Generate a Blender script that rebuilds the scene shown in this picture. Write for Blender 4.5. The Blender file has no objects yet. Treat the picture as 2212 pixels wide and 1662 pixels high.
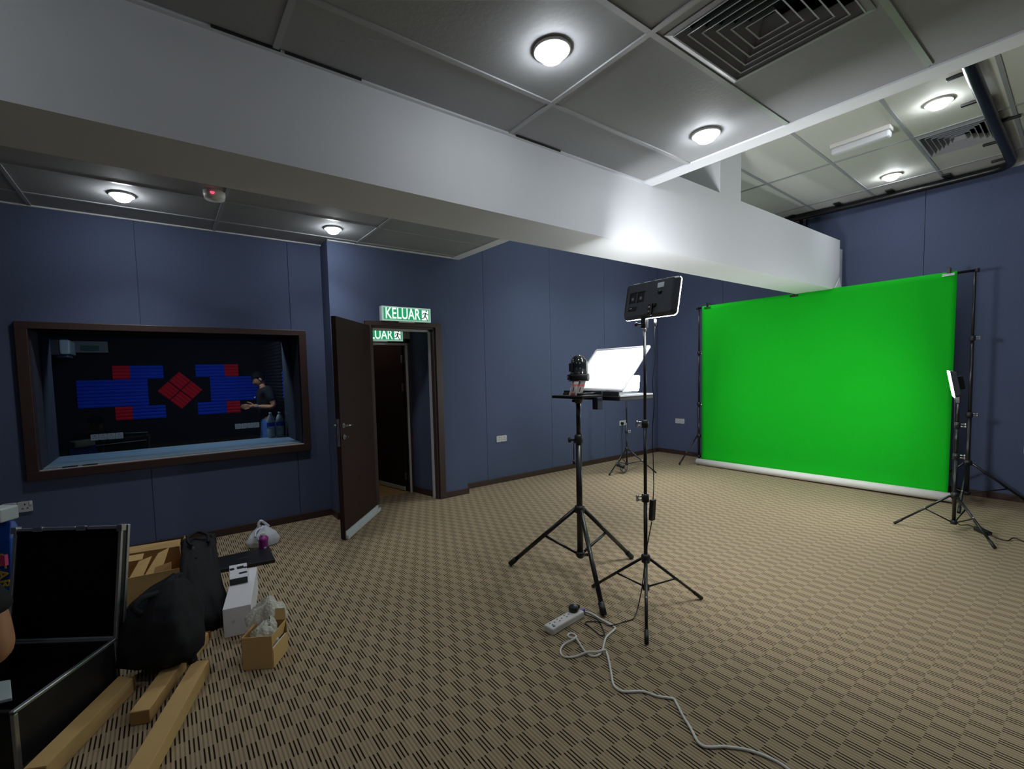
import bpy, bmesh, math, random
from mathutils import Vector, Matrix
random.seed(7)
PI = math.pi
scene = bpy.context.scene
COL = scene.collection

# ---------------------------------------------------------------- camera, world, exposure
cam_d = bpy.data.cameras.new('camera'); cam = bpy.data.objects.new('camera', cam_d); COL.objects.link(cam)
rt, dn, fw = (0.8120859, -0.5829957, -0.0251503), (-0.0561360, -0.0351497, -0.9978042), (0.5808316, 0.8117145, -0.0612716)
cam.matrix_world = Matrix(((rt[0], -dn[0], -fw[0], 0), (rt[1], -dn[1], -fw[1], 0), (rt[2], -dn[2], -fw[2], 1.55), (0, 0, 0, 1)))
cam_d.sensor_width = 36; cam_d.lens = 36 * 992.158 / 2212
cam_d.shift_x = 0.01922; cam_d.shift_y = 0.01687
cam_d.clip_start = 0.02; cam_d.clip_end = 60
scene.camera = cam
w = bpy.data.worlds.new('world'); scene.world = w; w.use_nodes = True
w.node_tree.nodes['Background'].inputs[0].default_value = (0.6, 0.7, 0.9, 1)
w.node_tree.nodes['Background'].inputs[1].default_value = 0.0
vs = scene.view_settings
vs.view_transform = 'Standard'; vs.look = 'None'; vs.gamma = 1; vs.use_curve_mapping = False
vs.exposure = 0.0
BULB = 85.0          # downlight bulb radiance
SPOT = 11.0          # power of the reflector beam of a downlight
LED1, LED2, LED3 = 170.0, 90.0, 90.0   # the three video light panels
BOOTH = 22.0         # control room ceiling lamp
HALL = 5.0          # corridor lamp
cy = scene.cycles
cy.use_denoising = True
cy.max_bounces = 8; cy.diffuse_bounces = 5; cy.glossy_bounces = 3; cy.transmission_bounces = 4; cy.transparent_max_bounces = 8
cy.caustics_reflective = False; cy.caustics_refractive = False
cy.sample_clamp_indirect = 6.0

# ---------------------------------------------------------------- materials
def srgb(r, g, b):
    f = lambda c: c / 12.92 if c <= 0.04045 else ((c + 0.055) / 1.055) ** 2.4
    return (f(r / 255), f(g / 255), f(b / 255), 1)

def mat(name, col, rough=0.6, metal=0.0, noise=0.0, nscale=40.0, bump=0.0, bscale=200.0, spec=0.5, coat=0.0, stretch=None):
    m = bpy.data.materials.new(name); m.use_nodes = True
    nt = m.node_tree; N = nt.nodes; L = nt.links
    b = N['Principled BSDF']
    b.inputs['Base Color'].default_value = col
    b.inputs['Roughness'].default_value = rough
    b.inputs['Metallic'].default_value = metal
    b.inputs['Specular IOR Level'].default_value = spec
    b.inputs['Coat Weight'].default_value = coat
    tc = N.new('ShaderNodeTexCoord')
    src = tc.outputs['Object']
    if stretch:
        mp = N.new('ShaderNodeMapping'); mp.inputs['Scale'].default_value = stretch
        L.new(src, mp.inputs['Vector']); src = mp.outputs['Vector']
    nz = N.new('ShaderNodeTexNoise'); nz.inputs['Scale'].default_value = nscale; nz.inputs['Detail'].default_value = 4
    L.new(src, nz.inputs['Vector'])
    mx = N.new('ShaderNodeMix'); mx.data_type = 'RGBA'; mx.blend_type = 'MULTIPLY'; mx.inputs[0].default_value = 1.0
    mr = N.new('ShaderNodeMapRange'); mr.inputs['To Min'].default_value = 1 - noise; mr.inputs['To Max'].default_value = 1 + noise
    L.new(nz.outputs['Fac'], mr.inputs['Value'])
    mx.inputs[6].default_value = col
    L.new(mr.outputs['Result'], mx.inputs[7]); L.new(mx.outputs[2], b.inputs['Base Color'])
    if bump:
        n2 = N.new('ShaderNodeTexNoise'); n2.inputs['Scale'].default_value = bscale; n2.inputs['Detail'].default_value = 3
        L.new(src, n2.inputs['Vector'])
        bp = N.new('ShaderNodeBump'); bp.inputs['Strength'].default_value = bump; bp.inputs['Distance'].default_value = 0.004
        L.new(n2.outputs['Fac'], bp.inputs['Height']); L.new(bp.outputs['Normal'], b.inputs['Normal'])
    return m

def emit(name, col, strength):
    m = bpy.data.materials.new(name); m.use_nodes = True
    b = m.node_tree.nodes['Principled BSDF']
    b.inputs['Base Color'].default_value = tuple(c * 0.4 for c in col[:3]) + (1,)
    b.inputs['Emission Color'].default_value = col
    b.inputs['Emission Strength'].default_value = strength
    return m

def glassy(name, tint, base=0.05, milk=0.0):
    m = bpy.data.materials.new(name); m.use_nodes = True
    nt = m.node_tree; N = nt.nodes; L = nt.links
    N.remove(N['Principled BSDF']); out = N['Material Output']
    tr = N.new('ShaderNodeBsdfTransparent'); tr.inputs['Color'].default_value = tint
    gl = N.new('ShaderNodeBsdfGlossy'); gl.inputs['Roughness'].default_value = 0.03
    fr = N.new('ShaderNodeFresnel'); fr.inputs['IOR'].default_value = 1.5
    mr = N.new('ShaderNodeMath'); mr.operation = 'ADD'; mr.inputs[1].default_value = base - 0.04; mr.use_clamp = True
    L.new(fr.outputs[0], mr.inputs[0])
    mx = N.new('ShaderNodeMixShader')
    L.new(mr.outputs[0], mx.inputs[0]); L.new(tr.outputs[0], mx.inputs[1]); L.new(gl.outputs[0], mx.inputs[2])
    L.new(mx.outputs[0], out.inputs['Surface'])
    if milk:
        df = N.new('ShaderNodeBsdfDiffuse'); df.inputs['Color'].default_value = (.72, .8, .8, 1)
        m2 = N.new('ShaderNodeMixShader'); m2.inputs[0].default_value = milk
        L.new(mx.outputs[0], m2.inputs[1]); L.new(df.outputs[0], m2.inputs[2]); L.new(m2.outputs[0], out.inputs['Surface'])
    return m

def carpet():
    m = bpy.data.materials.new('striped_carpet'); m.use_nodes = True
    nt = m.node_tree; N = nt.nodes; L = nt.links; b = N['Principled BSDF']
    b.inputs['Roughness'].default_value = 0.95; b.inputs['Specular IOR Level'].default_value = 0.15
    tc = N.new('ShaderNodeTexCoord'); sp = N.new('ShaderNodeSeparateXYZ'); L.new(tc.outputs['Object'], sp.inputs[0])
    def M(op, a, bb=None, c=None):
        n = N.new('ShaderNodeMath'); n.operation = op
        for i, v in enumerate((a, bb, c)):
            if v is None: continue
            if isinstance(v, (int, float)): n.inputs[i].default_value = v
            else: L.new(v, n.inputs[i])
        return n.outputs[0]
    x, y = sp.outputs[0], sp.outputs[1]
    ci = M('FLOOR', M('DIVIDE', M('SUBTRACT', x, 0.592), 0.0495))
    cj = M('FLOOR', M('DIVIDE', M('SUBTRACT', y, 2.1397), 0.0935))
    par = M('FLOORED_MODULO', M('ADD', ci, cj), 2.0)               # 0 = cell with three dark lines
    on = par
    f = M('FRACT', M('DIVIDE', M('SUBTRACT', x, 0.592), 0.0165))
    d = M('ABSOLUTE', M('SUBTRACT', f, 0.5))
    ln = N.new('ShaderNodeMapRange'); ln.interpolation_type = 'SMOOTHSTEP'
    ln.inputs['From Min'].default_value = 0.26; ln.inputs['From Max'].default_value = 0.14
    L.new(d, ln.inputs['Value'])
    nz = N.new('ShaderNodeTexNoise'); nz.inputs['Scale'].default_value = 420; nz.inputs['Detail'].default_value = 2; L.new(tc.outputs['Object'], nz.inputs['Vector'])
    n3 = N.new('ShaderNodeTexNoise'); n3.inputs['Scale'].default_value = 9; n3.inputs['Detail'].default_value = 3; L.new(tc.outputs['Object'], n3.inputs['Vector'])
    inv = M('SUBTRACT', 1.0, on)
    stripe = N.new('ShaderNodeMix'); stripe.data_type = 'RGBA'
    stripe.inputs[6].default_value = srgb(138, 121, 98); stripe.inputs[7].default_value = srgb(34, 23, 16)
    L.new(on, stripe.inputs[0])
    c = N.new('ShaderNodeMix'); c.data_type = 'RGBA'; c.inputs[6].default_value = srgb(170, 153, 126)
    L.new(ln.outputs['Result'], c.inputs[0]); L.new(stripe.outputs[2], c.inputs[7])
    mu = N.new('ShaderNodeMix'); mu.data_type = 'RGBA'; mu.blend_type = 'MULTIPLY'; mu.inputs[0].default_value = 1
    k = M('ADD', M('MULTIPLY', nz.outputs['Fac'], 0.5), M('ADD', M('MULTIPLY', n3.outputs['Fac'], 0.16), 0.67))
    L.new(c.outputs[2], mu.inputs[6]); L.new(k, mu.inputs[7]); L.new(mu.outputs[2], b.inputs['Base Color'])
    bp = N.new('ShaderNodeBump'); bp.inputs['Strength'].default_value = 0.35; bp.inputs['Distance'].default_value = 0.003
    L.new(nz.outputs['Fac'], bp.inputs['Height']); L.new(bp.outputs['Normal'], b.inputs['Normal'])
    return m

CARPET = carpet()
NAVY = mat('navy_fabric', srgb(84, 94, 122), 0.9, noise=0.12, nscale=60, bump=0.25, bscale=350, spec=0.2)
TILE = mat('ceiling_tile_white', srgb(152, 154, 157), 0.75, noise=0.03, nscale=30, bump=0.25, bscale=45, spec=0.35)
TBAR = mat('bar_enamel', srgb(160, 162, 165), 0.35, noise=0.02, spec=0.5)
WHITE = mat('white_paint', srgb(216, 219, 224), 0.6, noise=0.02, nscale=5)
BROWN = mat('dark_brown_wood', srgb(60, 43, 40), 0.45, noise=0.18, nscale=14, stretch=(8, 8, 0.6), bump=0.1, bscale=60)
DOORM = mat('dark_brown_door', srgb(50, 33, 31), 0.6, noise=0.15, nscale=10, stretch=(10, 10, 0.5), spec=0.15)
TAN = mat('tan_floor', srgb(190, 150, 98), 0.5, noise=0.1)
BLACKW = mat('black_booth', srgb(16, 17, 22), 0.9, noise=0.2, spec=0.2)
FOAM_B = mat('blue_foam', srgb(14, 62, 196), 0.85, noise=0.1, nscale=150, spec=0.2)
FOAM_R = mat('red_foam', srgb(205, 24, 44), 0.85, noise=0.1, nscale=150, spec=0.2)
FOAM_K = mat('black_foam', srgb(30, 30, 34), 0.9, noise=0.1, spec=0.2)
LEDGE = mat('ledge_fabric', srgb(112, 138, 160), 0.85, noise=0.08, bump=0.2)
GREEN = mat('green_cloth', srgb(16, 178, 32), 0.85, noise=0.07, nscale=90, bump=0.3, bscale=260, spec=0.15)
TUBEW = mat('white_card_tube', srgb(226, 226, 222), 0.55, noise=0.02)
BLKM = mat('black_metal', srgb(22, 21, 24), 0.32, noise=0.1, spec=0.6)
BLKP = mat('black_plastic', srgb(26, 27, 30), 0.45, noise=0.1, spec=0.5)
BLKG = mat('gloss_black', srgb(34, 38, 40), 0.18, noise=0.05, spec=0.6, coat=0.5)
BLKC = mat('black_cloth', srgb(20, 21, 25), 0.75, noise=0.25, nscale=18, bump=0.5, bscale=40, spec=0.3)
CHROME = mat('bright_metal', srgb(200, 200, 204), 0.28, metal=1.0, noise=0.03)
ALU = mat('aluminium', srgb(188, 192, 198), 0.35, metal=0.9, noise=0.04)
GREYP = mat('grey_plastic', srgb(120, 126, 132), 0.5, noise=0.04)
WPL = mat('white_plastic', srgb(222, 222, 218), 0.4, noise=0.02)
SOCK = mat('socket_plastic', srgb(200, 203, 205), 0.35, noise=0.02)
SOCKD = mat('socket_holes', srgb(70, 72, 74), 0.5, noise=0.05)
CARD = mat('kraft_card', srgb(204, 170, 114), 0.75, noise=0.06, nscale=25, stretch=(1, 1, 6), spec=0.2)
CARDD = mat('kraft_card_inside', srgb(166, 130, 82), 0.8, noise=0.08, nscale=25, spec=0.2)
PAPERW = mat('white_carton', srgb(222, 222, 228), 0.55, noise=0.02)
FOAMC = mat('case_lining', srgb(14, 13, 15), 0.95, noise=0.3, nscale=90, spec=0.1)
SKIN = mat('skin', srgb(186, 134, 98), 0.55, noise=0.06, nscale=20)
HAIR = mat('hair', srgb(14, 12, 12), 0.7, noise=0.3, nscale=80, spec=0.1)
JEANS = mat('denim', srgb(72, 112, 172), 0.85, noise=0.2, nscale=30)
SHIRT = mat('black_tshirt', srgb(20, 21, 24), 0.85, noise=0.15)
PURPLE = mat('purple_plastic', srgb(152, 48, 140), 0.35, noise=0.04)
BAGW = mat('thin_white_plastic', srgb(208, 216, 224), 0.35, noise=0.06, nscale=15, bump=0.5, bscale=25)
REDM = mat('red_anodised', srgb(196, 92, 96), 0.35, metal=0.4, noise=0.05)
SILV = mat('silver_bracket', srgb(176, 170, 168), 0.35, metal=0.6, noise=0.05)
SAGE = mat('glass_reflection_white', srgb(232, 238, 232), 0.5, noise=0.02)  # matte white standing in for the bright reflection on the prompter glass
SHELL = mat('charcoal_shell', srgb(58, 63, 72), 0.5, noise=0.06)
GRYF = mat('frame_grey', srgb(150, 152, 160), 0.4, metal=0.3, noise=0.03)
SEALW = mat('white_seal', srgb(196, 196, 200), 0.5, noise=0.03)
SWEEP = mat('grey_door_sweep', srgb(196, 204, 206), 0.4, metal=0.2, noise=0.03)
VENTM = mat('vent_enamel', srgb(158, 160, 166), 0.4, noise=0.03)
VENTK = mat('vent_dark', srgb(24, 24, 30), 0.8, noise=0.1)
STICK = mat('pale_sticker', srgb(206, 220, 228), 0.5, noise=0.04)
DKPRINT = mat('grey_print', srgb(120, 124, 128), 0.6)
BLUEB = mat('blue_film', srgb(18, 74, 170), 0.35, noise=0.2, nscale=12)
YELB = mat('yellow_print', srgb(222, 178, 44), 0.5, noise=0.05)
LBLUE = mat('blue_label', srgb(22, 64, 176), 0.4, noise=0.1, nscale=25)
PALEB = mat('pale_blue_card', srgb(150, 190, 206), 0.5, noise=0.05)
PINKB = mat('pink_print', srgb(214, 70, 120), 0.5, noise=0.05)
PANE = glassy('window_glass', (0.86, 0.91, 0.95, 1), 0.05)
CLEAR = glassy('clear_plastic', (0.92, 0.95, 0.95, 1), 0.16, milk=.5)
E_BULB = emit('lit_bulb', (0.93, 0.97, 1.0, 1), BULB)
E_LED1 = emit('lit_led_face_a', (0.97, 0.99, 1.0, 1), LED1)
E_LED2 = emit('lit_led_face_b', (0.97, 0.99, 1.0, 1), LED2)
E_LED3 = emit('lit_led_face_c', (0.97, 0.99, 1.0, 1), LED3)
E_SIGN = emit('lit_sign_white', (0.86, 1.0, 0.92, 1), 1.0)
E_SIGNG = emit('lit_sign_green', (0.01, 0.36, 0.14, 1), 0.8)
E_SIGND = emit('lit_sign_frame', (0.55, 0.85, 0.72, 1), 0.45)
E_RED = emit('red_indicator', (1.0, 0.08, 0.16, 1), 1.2)
E_BOOTH = emit('booth_lamp', (0.75, 0.88, 1.0, 1), BOOTH)
E_HALL = emit('hall_lamp', (1.0, 0.93, 0.84, 1), HALL)

# ---------------------------------------------------------------- mesh helpers
class MB:
    """collects shapes (world coordinates) and links them as ONE mesh object"""
    def __init__(s): s.v = []; s.f = []; s.sm = []
    def add(s, vs, fs, smooth=False):
        o = len(s.v); s.v += [Vector(p) for p in vs]
        for f in fs: s.f.append([o + i for i in f]); s.sm.append(smooth)
    def box(s, x0, x1, y0, y1, z0, z1, M=None):
        vs = [Vector(p) for p in ((x0, y0, z0), (x1, y0, z0), (x1, y1, z0), (x0, y1, z0), (x0, y0, z1), (x1, y0, z1), (x1, y1, z1), (x0, y1, z1))]
        if M is not None: vs = [M @ p for p in vs]
        s.add(vs, ((3, 2, 1, 0), (4, 5, 6, 7), (0, 1, 5, 4), (1, 2, 6, 5), (2, 3, 7, 6), (3, 0, 4, 7)))
    def hexa(s, b, t):
        """b, t: four bottom and four top corners, counter-clockwise seen from the top"""
        s.add(list(b) + list(t), ((3, 2, 1, 0), (4, 5, 6, 7), (0, 1, 5, 4), (1, 2, 6, 5), (2, 3, 7, 6), (3, 0, 4, 7)))
    def prism(s, poly, a, b, M=None):
        """poly in local xy, extruded along local z a..b"""
        n = len(poly); vs = [Vector((p[0], p[1], a)) for p in poly] + [Vector((p[0], p[1], b)) for p in poly]
        if M is not None: vs = [M @ p for p in vs]
        s.add(vs, [list(range(n))[::-1], list(range(n, 2 * n))] + [(i, (i + 1) % n, n + (i + 1) % n, n + i) for i in range(n)])
    def tube(s, pts, r, n=10, closed=False, rs=None):
        pts = [Vector(p) for p in pts]; k = len(pts); rings = []
        up = None
        for i, p in enumerate(pts):
            if closed: t = pts[(i + 1) % k] - pts[i - 1]
            else: t = pts[min(i + 1, k - 1)] - pts[max(i - 1, 0)]
            t.normalize()
            if up is None:
                up = Vector((0, 0, 1)) if abs(t.z) < 0.9 else Vector((1, 0, 0))
            a = t.cross(up)
            if a.length < 1e-5: a = t.cross(Vector((0.3, 1, 0.1)))
            a.normalize(); up2 = a.cross(t).normalized(); up = up2
            rr = rs[i] if rs else r
            rings.append([p + a * math.cos(q * 2 * PI / n) * rr + up2 * math.sin(q * 2 * PI / n) * rr for q in range(n)])
        vs = [q for r_ in rings for q in r_]; fs = []
        for i in range(k if closed else k - 1):
            j = (i + 1) % k
            for q in range(n): fs.append((i * n + q, i * n + (q + 1) % n, j * n + (q + 1) % n, j * n + q))
        s.add(vs, fs, True)
        if not closed:
            o = len(s.v) - k * n
            s.f.append([o + q for q in range(n)][::-1]); s.sm.append(False)
            s.f.append([o + (k - 1) * n + q for q in range(n)]); s.sm.append(False)
    def lathe(s, prof, M=None, n=24, smooth=True):
        """prof: (r, z) list about the local z axis"""
        k = len(prof); vs = []
        for r, z in prof:
            for q in range(n): vs.append(Vector((r * math.cos(2 * PI * q / n), r * math.sin(2 * PI * q / n), z)))
        if M is not None: vs = [M @ p for p in vs]
        fs = []
        for i in range(k - 1):
            for q in range(n): fs.append((i * n + q, i * n + (q + 1) % n, (i + 1) * n + (q + 1) % n, (i + 1) * n + q))
        s.add(vs, fs, smooth)
        o = len(s.v) - k * n
        if prof[0][0] > 1e-6: s.f.append([o + q for q in range(n)][::-1]); s.sm.append(False)
        if prof[-1][0] > 1e-6: s.f.append([o + (k - 1) * n + q for q in range(n)]); s.sm.append(False)
    def build(s, name, m, parent=None, org=None, bevel=0.0, seg=2):
        me = bpy.data.meshes.new(name)
        o = bpy.data.objects.new(name, me); COL.objects.link(o)
        if parent is not None:
            L = wloc(parent); o.parent = parent; vs = [p - L for p in s.v]
        else:
            org = Vector(org) if org else Vector((0, 0, 0)); o.location = org; vs = [p - org for p in s.v]
        me.from_pydata([tuple(p) for p in vs], [], s.f); me.update()
        for p, q in zip(me.polygons, s.sm): p.use_smooth = q
        bm = bmesh.new(); bm.from_mesh(me)
        bmesh.ops.remove_doubles(bm, verts=bm.verts, dist=1e-6)
        bmesh.ops.recalc_face_normals(bm, faces=bm.faces)
        if bevel:
            es = [e for e in bm.edges if len(e.link_faces) == 2 and e.calc_face_angle(0) > 0.6]
            bmesh.ops.bevel(bm, geom=es, offset=bevel, segments=seg, affect='EDGES', profile=0.5, clamp_overlap=True)
        bm.to_mesh(me); bm.free()
        me.materials.append(m)
        return o

def wloc(o):
    p = Vector((0, 0, 0))
    while o is not None: p = p + Vector(o.location); o = o.parent
    return p
def empty(name, loc):
    o = bpy.data.objects.new(name, None); o.empty_display_size = 0.1; COL.objects.link(o); o.location = loc
    return o
def tag(o, label, cat, group=None, kind=None):
    o['label'] = label; o['category'] = cat
    if group: o['group'] = group
    if kind: o['kind'] = kind
    return o
def struct(o): o['kind'] = 'structure'; return o
def thing(name, loc, label, cat, group=None): return tag(empty(name, loc), label, cat, group)
def Z(a): return Matrix.Rotation(a, 4, 'Z')
def T(*p): return Matrix.Translation(Vector(p))
def frame(o, x, z):
    """matrix with local x along x, local z along z"""
    x = Vector(x).normalized(); z = Vector(z); z = (z - x * z.dot(x)).normalized(); y = z.cross(x)
    return Matrix(((x[0], y[0], z[0], o[0]), (x[1], y[1], z[1], o[1]), (x[2], y[2], z[2], o[2]), (0, 0, 0, 1)))
def boxobj(name, m, parent, x0, x1, y0, y1, z0, z1, bevel=0.0, M=None):
    b = MB(); b.box(x0, x1, y0, y1, z0, z1, M); return b.build(name, m, parent, bevel=bevel)
def tubeobj(name, m, parent, pts, r, n=10, rs=None):
    b = MB(); b.tube(pts, r, n, rs=rs); return b.build(name, m, parent)
def rrect(wd, ht, r, n=5):
    out = []
    for cx, cy_, a in ((wd / 2 - r, ht / 2 - r, 0), (-wd / 2 + r, ht / 2 - r, PI / 2), (-wd / 2 + r, -ht / 2 + r, PI), (wd / 2 - r, -ht / 2 + r, 1.5 * PI)):
        for i in range(n + 1):
            t = a + i * PI / 2 / n; out.append((cx + r * math.cos(t), cy_ + r * math.sin(t)))
    return out
def smooth_path(pts, per=5):
    pts = [Vector(p) for p in pts]; out = []
    for i in range(len(pts) - 1):
        p0, p1, p2, p3 = pts[max(i - 1, 0)], pts[i], pts[i + 1], pts[min(i + 2, len(pts) - 1)]
        for k in range(per):
            t = k / per
            out.append(0.5 * ((2 * p1) + (p2 - p0) * t + (2 * p0 - 5 * p1 + 4 * p2 - p3) * t * t + (3 * p1 - p0 - 3 * p2 + p3) * t ** 3))
    out.append(pts[-1]); return out
def text_mesh(txt, name, m, parent, M, size, depth=0.002, sx=1.0):
    cu = bpy.data.curves.new(name, 'FONT'); cu.body = txt; cu.size = size; cu.extrude = depth; cu.offset = size * 0.012
    cu.align_x = 'CENTER'; cu.align_y = 'CENTER'
    to = bpy.data.objects.new(name, cu); COL.objects.link(to)
    me = bpy.data.meshes.new_from_object(to.evaluated_get(bpy.context.evaluated_depsgraph_get()))
    bpy.data.objects.remove(to); bpy.data.curves.remove(cu)
    L = wloc(parent)
    for v in me.vertices: v.co = (M @ Vector((v.co.x * sx, v.co.y, v.co.z))) - L
    o = bpy.data.objects.new(name, me); COL.objects.link(o); o.parent = parent
    me.materials.clear(); me.materials.append(m)
    return o

# ================================================================= THE ROOM
XB, YW, YD, YF = 7.55, 5.25, 5.0, 5.2           # back wall, window wall, door wall, far wall planes
X0, Y0 = -2.6, -3.2                              # rear and near ends of the room
ZL, ZH = 3.0, 3.65
def xe(y): return 3.12 + 0.0358 * (5.0 - y)      # outer edge of the low ceiling

b = MB(); b.box(X0, XB, Y0, YW, -0.12, 0.0); b.box(1.90, 2.80, YW, 5.58, -0.12, 0.0)
struct(b.build('floor', CARPET))
b = MB(); b.box(1.0, 3.6, 5.58, 8.2, -0.12, 0.0); struct(b.build('floor', TAN))
b = MB(); b.box(-1.32, 1.50, 6.16, 8.7, -0.12, 0.0); struct(b.build('floor', BLACKW))

# window wall (wall_left): backing with the window hole, then fabric panels with open joints
WX0, WX1, WZ0, WZ1 = -0.865, 1.212, 0.836, 2.008
def wall_panels(parent, segs, yf, yb, z0, z1, hole=None):
    for a, c in segs:
        p = MB(); a2, c2 = a + 0.0025, c - 0.0025
        if hole and a2 < hole[1] and c2 > hole[0]:
            h0, h1 = max(a2, hole[0]), min(c2, hole[1])
            p.box(a2, c2, yf, yb, z0, hole[2]); p.box(a2, c2, yf, yb, hole[3], z1)
            if h0 > a2 + 1e-4: p.box(a2, h0, yf, yb, hole[2], hole[3])
            if h1 < c2 - 1e-4: p.box(h1, c2, yf, yb, hole[2], hole[3])
        else: p.box(a2, c2, yf, yb, z0, z1)
        p.build('fabric_panel', NAVY, parent)
b = MB()
b.box(X0, WX0, YW + 0.02, 6.08, 0, 3.1); b.box(WX1, 1.50, YW + 0.02, 6.08, 0, 3.1)
b.box(WX0, WX1, YW + 0.02, 6.08, 0, WZ0); b.box(WX0, WX1, YW + 0.02, 6.08, WZ1, 3.1)
wl = struct(b.build('wall_left', NAVY))
wall_panels(wl, ((X0, -1.405), (-1.405, -0.13), (-0.13, 1.145), (1.145, 1.487)), YW, YW + 0.02, 0, ZL, (WX0, WX1, WZ0, WZ1))

# door wall, standing a little proud of the window wall
DX0, DX1, DZ = 1.93, 2.735, 2.125
b = MB()
b.box(1.487, DX0, YD, 5.13, 0, ZL + 0.05); b.box(DX1, 3.15, YD, 5.13, 0, ZL + 0.05); b.box(DX0, DX1, YD, 5.13, DZ, ZL + 0.05)
b.box(1.487, DX0, 5.13, 5.58, 0, ZL); b.box(DX1 + 0.03, 3.15, 5.13, 5.56, 0, ZL)
b.box(xe(5.0) - 0.03, 3.15, YD, YF, ZL, ZH)
struct(b.build('wall_door', NAVY))
# far stretch of the left wall up to the back corner
b = MB(); b.box(3.14, XB + 0.1, YF + 0.02, YF + 0.2, 0, ZH + 0.28); wf = struct(b.build('wall_far', NAVY))
wall_panels(wf, ((3.15, 3.615), (3.615, 4.84), (4.84, 6.065), (6.065, 7.29), (7.29, XB)), YF, YF + 0.02, 0, ZH)
b = MB(); b.box(XB + 0.02, XB + 0.2, Y0, YF, 0, ZH + 0.28); wb = struct(b.build('wall_back', NAVY))
for i in range(8):
    y1 = YF - i * 1.225; y0 = max(y1 - 1.225, Y0)
    if y1 - y0 < 0.05: continue
    boxobj('fabric_panel', NAVY, wb, XB, XB + 0.02, y0 + 0.0025, y1 - 0.0025, 0, ZH)
b = MB(); b.box(X0, XB + 0.2, Y0 - 0.15, Y0, 0, ZH + 0.28); struct(b.build('wall_right', NAVY))
b = MB(); b.box(X0 - 0.15, X0, Y0, 6.1, 0, ZH + 0.28); struct(b.build('wall_rear', NAVY))

# baseboards
def bb(name, x0, x1, y0, y1, h=0.075):
    q = MB(); q.box(x0, x1, y0, y1, 0, h); return struct(q.build(name, BROWN, bevel=0.004))
bb('baseboard_left', X0, 1.487, YW - 0.018, YW)
bb('baseboard_door', 1.487, 1.86, YD - 0.018, YD); bb('baseboard_door', 2.80, 3.165, YD - 0.018, YD)
bb('baseboard_jog', 3.15, 3.168, YD, YF)
bb('baseboard_jog', 1.469, 1.487, YD, YW)
bb('baseboard_far', 3.168, XB, YF - 0.018, YF)
bb('baseboard_back', XB - 0.018, XB, Y0, YF - 0.018)
q = MB(); q.box(XB - 0.03, XB, Y0, YF, ZH - 0.03, ZH); struct(q.build('trim_1', WHITE))

# ---- low ceiling: near field, and the strip beyond the beam
BY0, BY1, BZ = 2.267, 2.69, 2.516
low = struct(empty('ceiling', (0, 0, ZL)))
b = MB()
b.hexa([(X0, Y0, ZL + 0.22), (xe(Y0) - 0.02, Y0, ZL + 0.22), (xe(5.2) - 0.02, 5.2, ZL + 0.22), (X0, 5.25, ZL + 0.22)],
       [(X0, Y0, ZL + 0.28), (xe(Y0) - 0.02, Y0, ZL + 0.28), (xe(5.2) - 0.02, 5.2, ZL + 0.28), (X0, 5.25, ZL + 0.28)])
b.build('ceiling_slab', WHITE, low)
xs = [X0, -2.095, -0.79, 0.485, 1.79, 3.07]
ys_near = [2.267, 1.885, 1.262, 0.632, 0.004, -0.625, -1.254, -1.883, -2.512, Y0]
ys_far = [2.69, 3.68, 4.335, 4.905, 5.25]
def tile_field(parent, xs, ys, z, m=TILE, edge=None, Mx=None, hole=None):
    for i in range(len(xs) - 1):
        for j in range(len(ys) - 1):
            x0, x1 = xs[i], xs[i + 1]; y0, y1 = sorted((ys[j], ys[j + 1]))
            p = MB()
            if hole and x0 < hole[0] < x1 and y0 < (hole[2] + hole[3]) / 2 < y1:      # tile cut round the air vent
                for q in ((x0 + .004, hole[0], y0 + .004, y1 - .004), (hole[1], (edge(y0) - .06) if edge else x1 - .004, y0 + .004, y1 - .004), (hole[0], hole[1], y0 + .004, hole[2]), (hole[0], hole[1], hole[3], y1 - .004)):
                    if q[1] - q[0] > .002 and q[3] - q[2] > .002: p.box(*q, z, z + .015, Mx)
                p.build('ceiling_tile', m, parent); continue
            if edge and i == len(xs) - 2:
                xa, xb_ = edge(y0) - 0.06, edge(y1) - 0.06
                p.hexa([(x0 + .004, y0 + .004, z), (xa, y0 + .004, z), (xb_, y1 - .004, z), (x0 + .004, y1 - .004, z)],
                       [(x0 + .004, y0 + .004, z + .015), (xa, y0 + .004, z + .015), (xb_, y1 - .004, z + .015), (x0 + .004, y1 - .004, z + .015)])
            else: p.box(x0 + .004, x1 - .004, y0 + .004, y1 - .004, z, z + .015, Mx)
            p.build('ceiling_tile', m, parent)
def bars(parent, xs, ys, xr, yr, z, Mx=None, wd=0.013, dp=0.008):
    for x in xs:
        p = MB(); p.box(x - wd, x + wd, yr[0], yr[1], z - dp, z + 0.004, Mx); p.build('ceiling_bar', TBAR, parent)
    for y in ys:
        p = MB(); p.box(xr[0], xr[1], y - wd, y + wd, z - dp + 0.001, z + 0.004, Mx); p.build('ceiling_bar', TBAR, parent)
V1 = (1.862, 2.445, .672, 1.232)
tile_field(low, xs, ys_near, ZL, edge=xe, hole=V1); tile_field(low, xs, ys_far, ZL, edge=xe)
bars(low, xs[1:5], ys_near[1:-1], (X0, 3.12), (Y0, BY0), ZL)
bars(low, xs[1:5], ys_far[1:-1], (X0, 3.05), (BY1, 5.25), ZL)
def estrip(ya, yb_):
    p = MB(); a, c = ya, yb_
    p.hexa([(xe(a) - .125, a, ZL - .010), (xe(a), a, ZL - .010), (xe(c), c, ZL - .010), (xe(c) - .125, c, ZL - .010)],
           [(xe(a) - .125, a, ZL + .12), (xe(a), a, ZL + .12), (xe(c), c, ZL + .12), (xe(c) - .125, c, ZL + .12)])
    p.build('ceiling_edge', WHITE, low)
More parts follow.
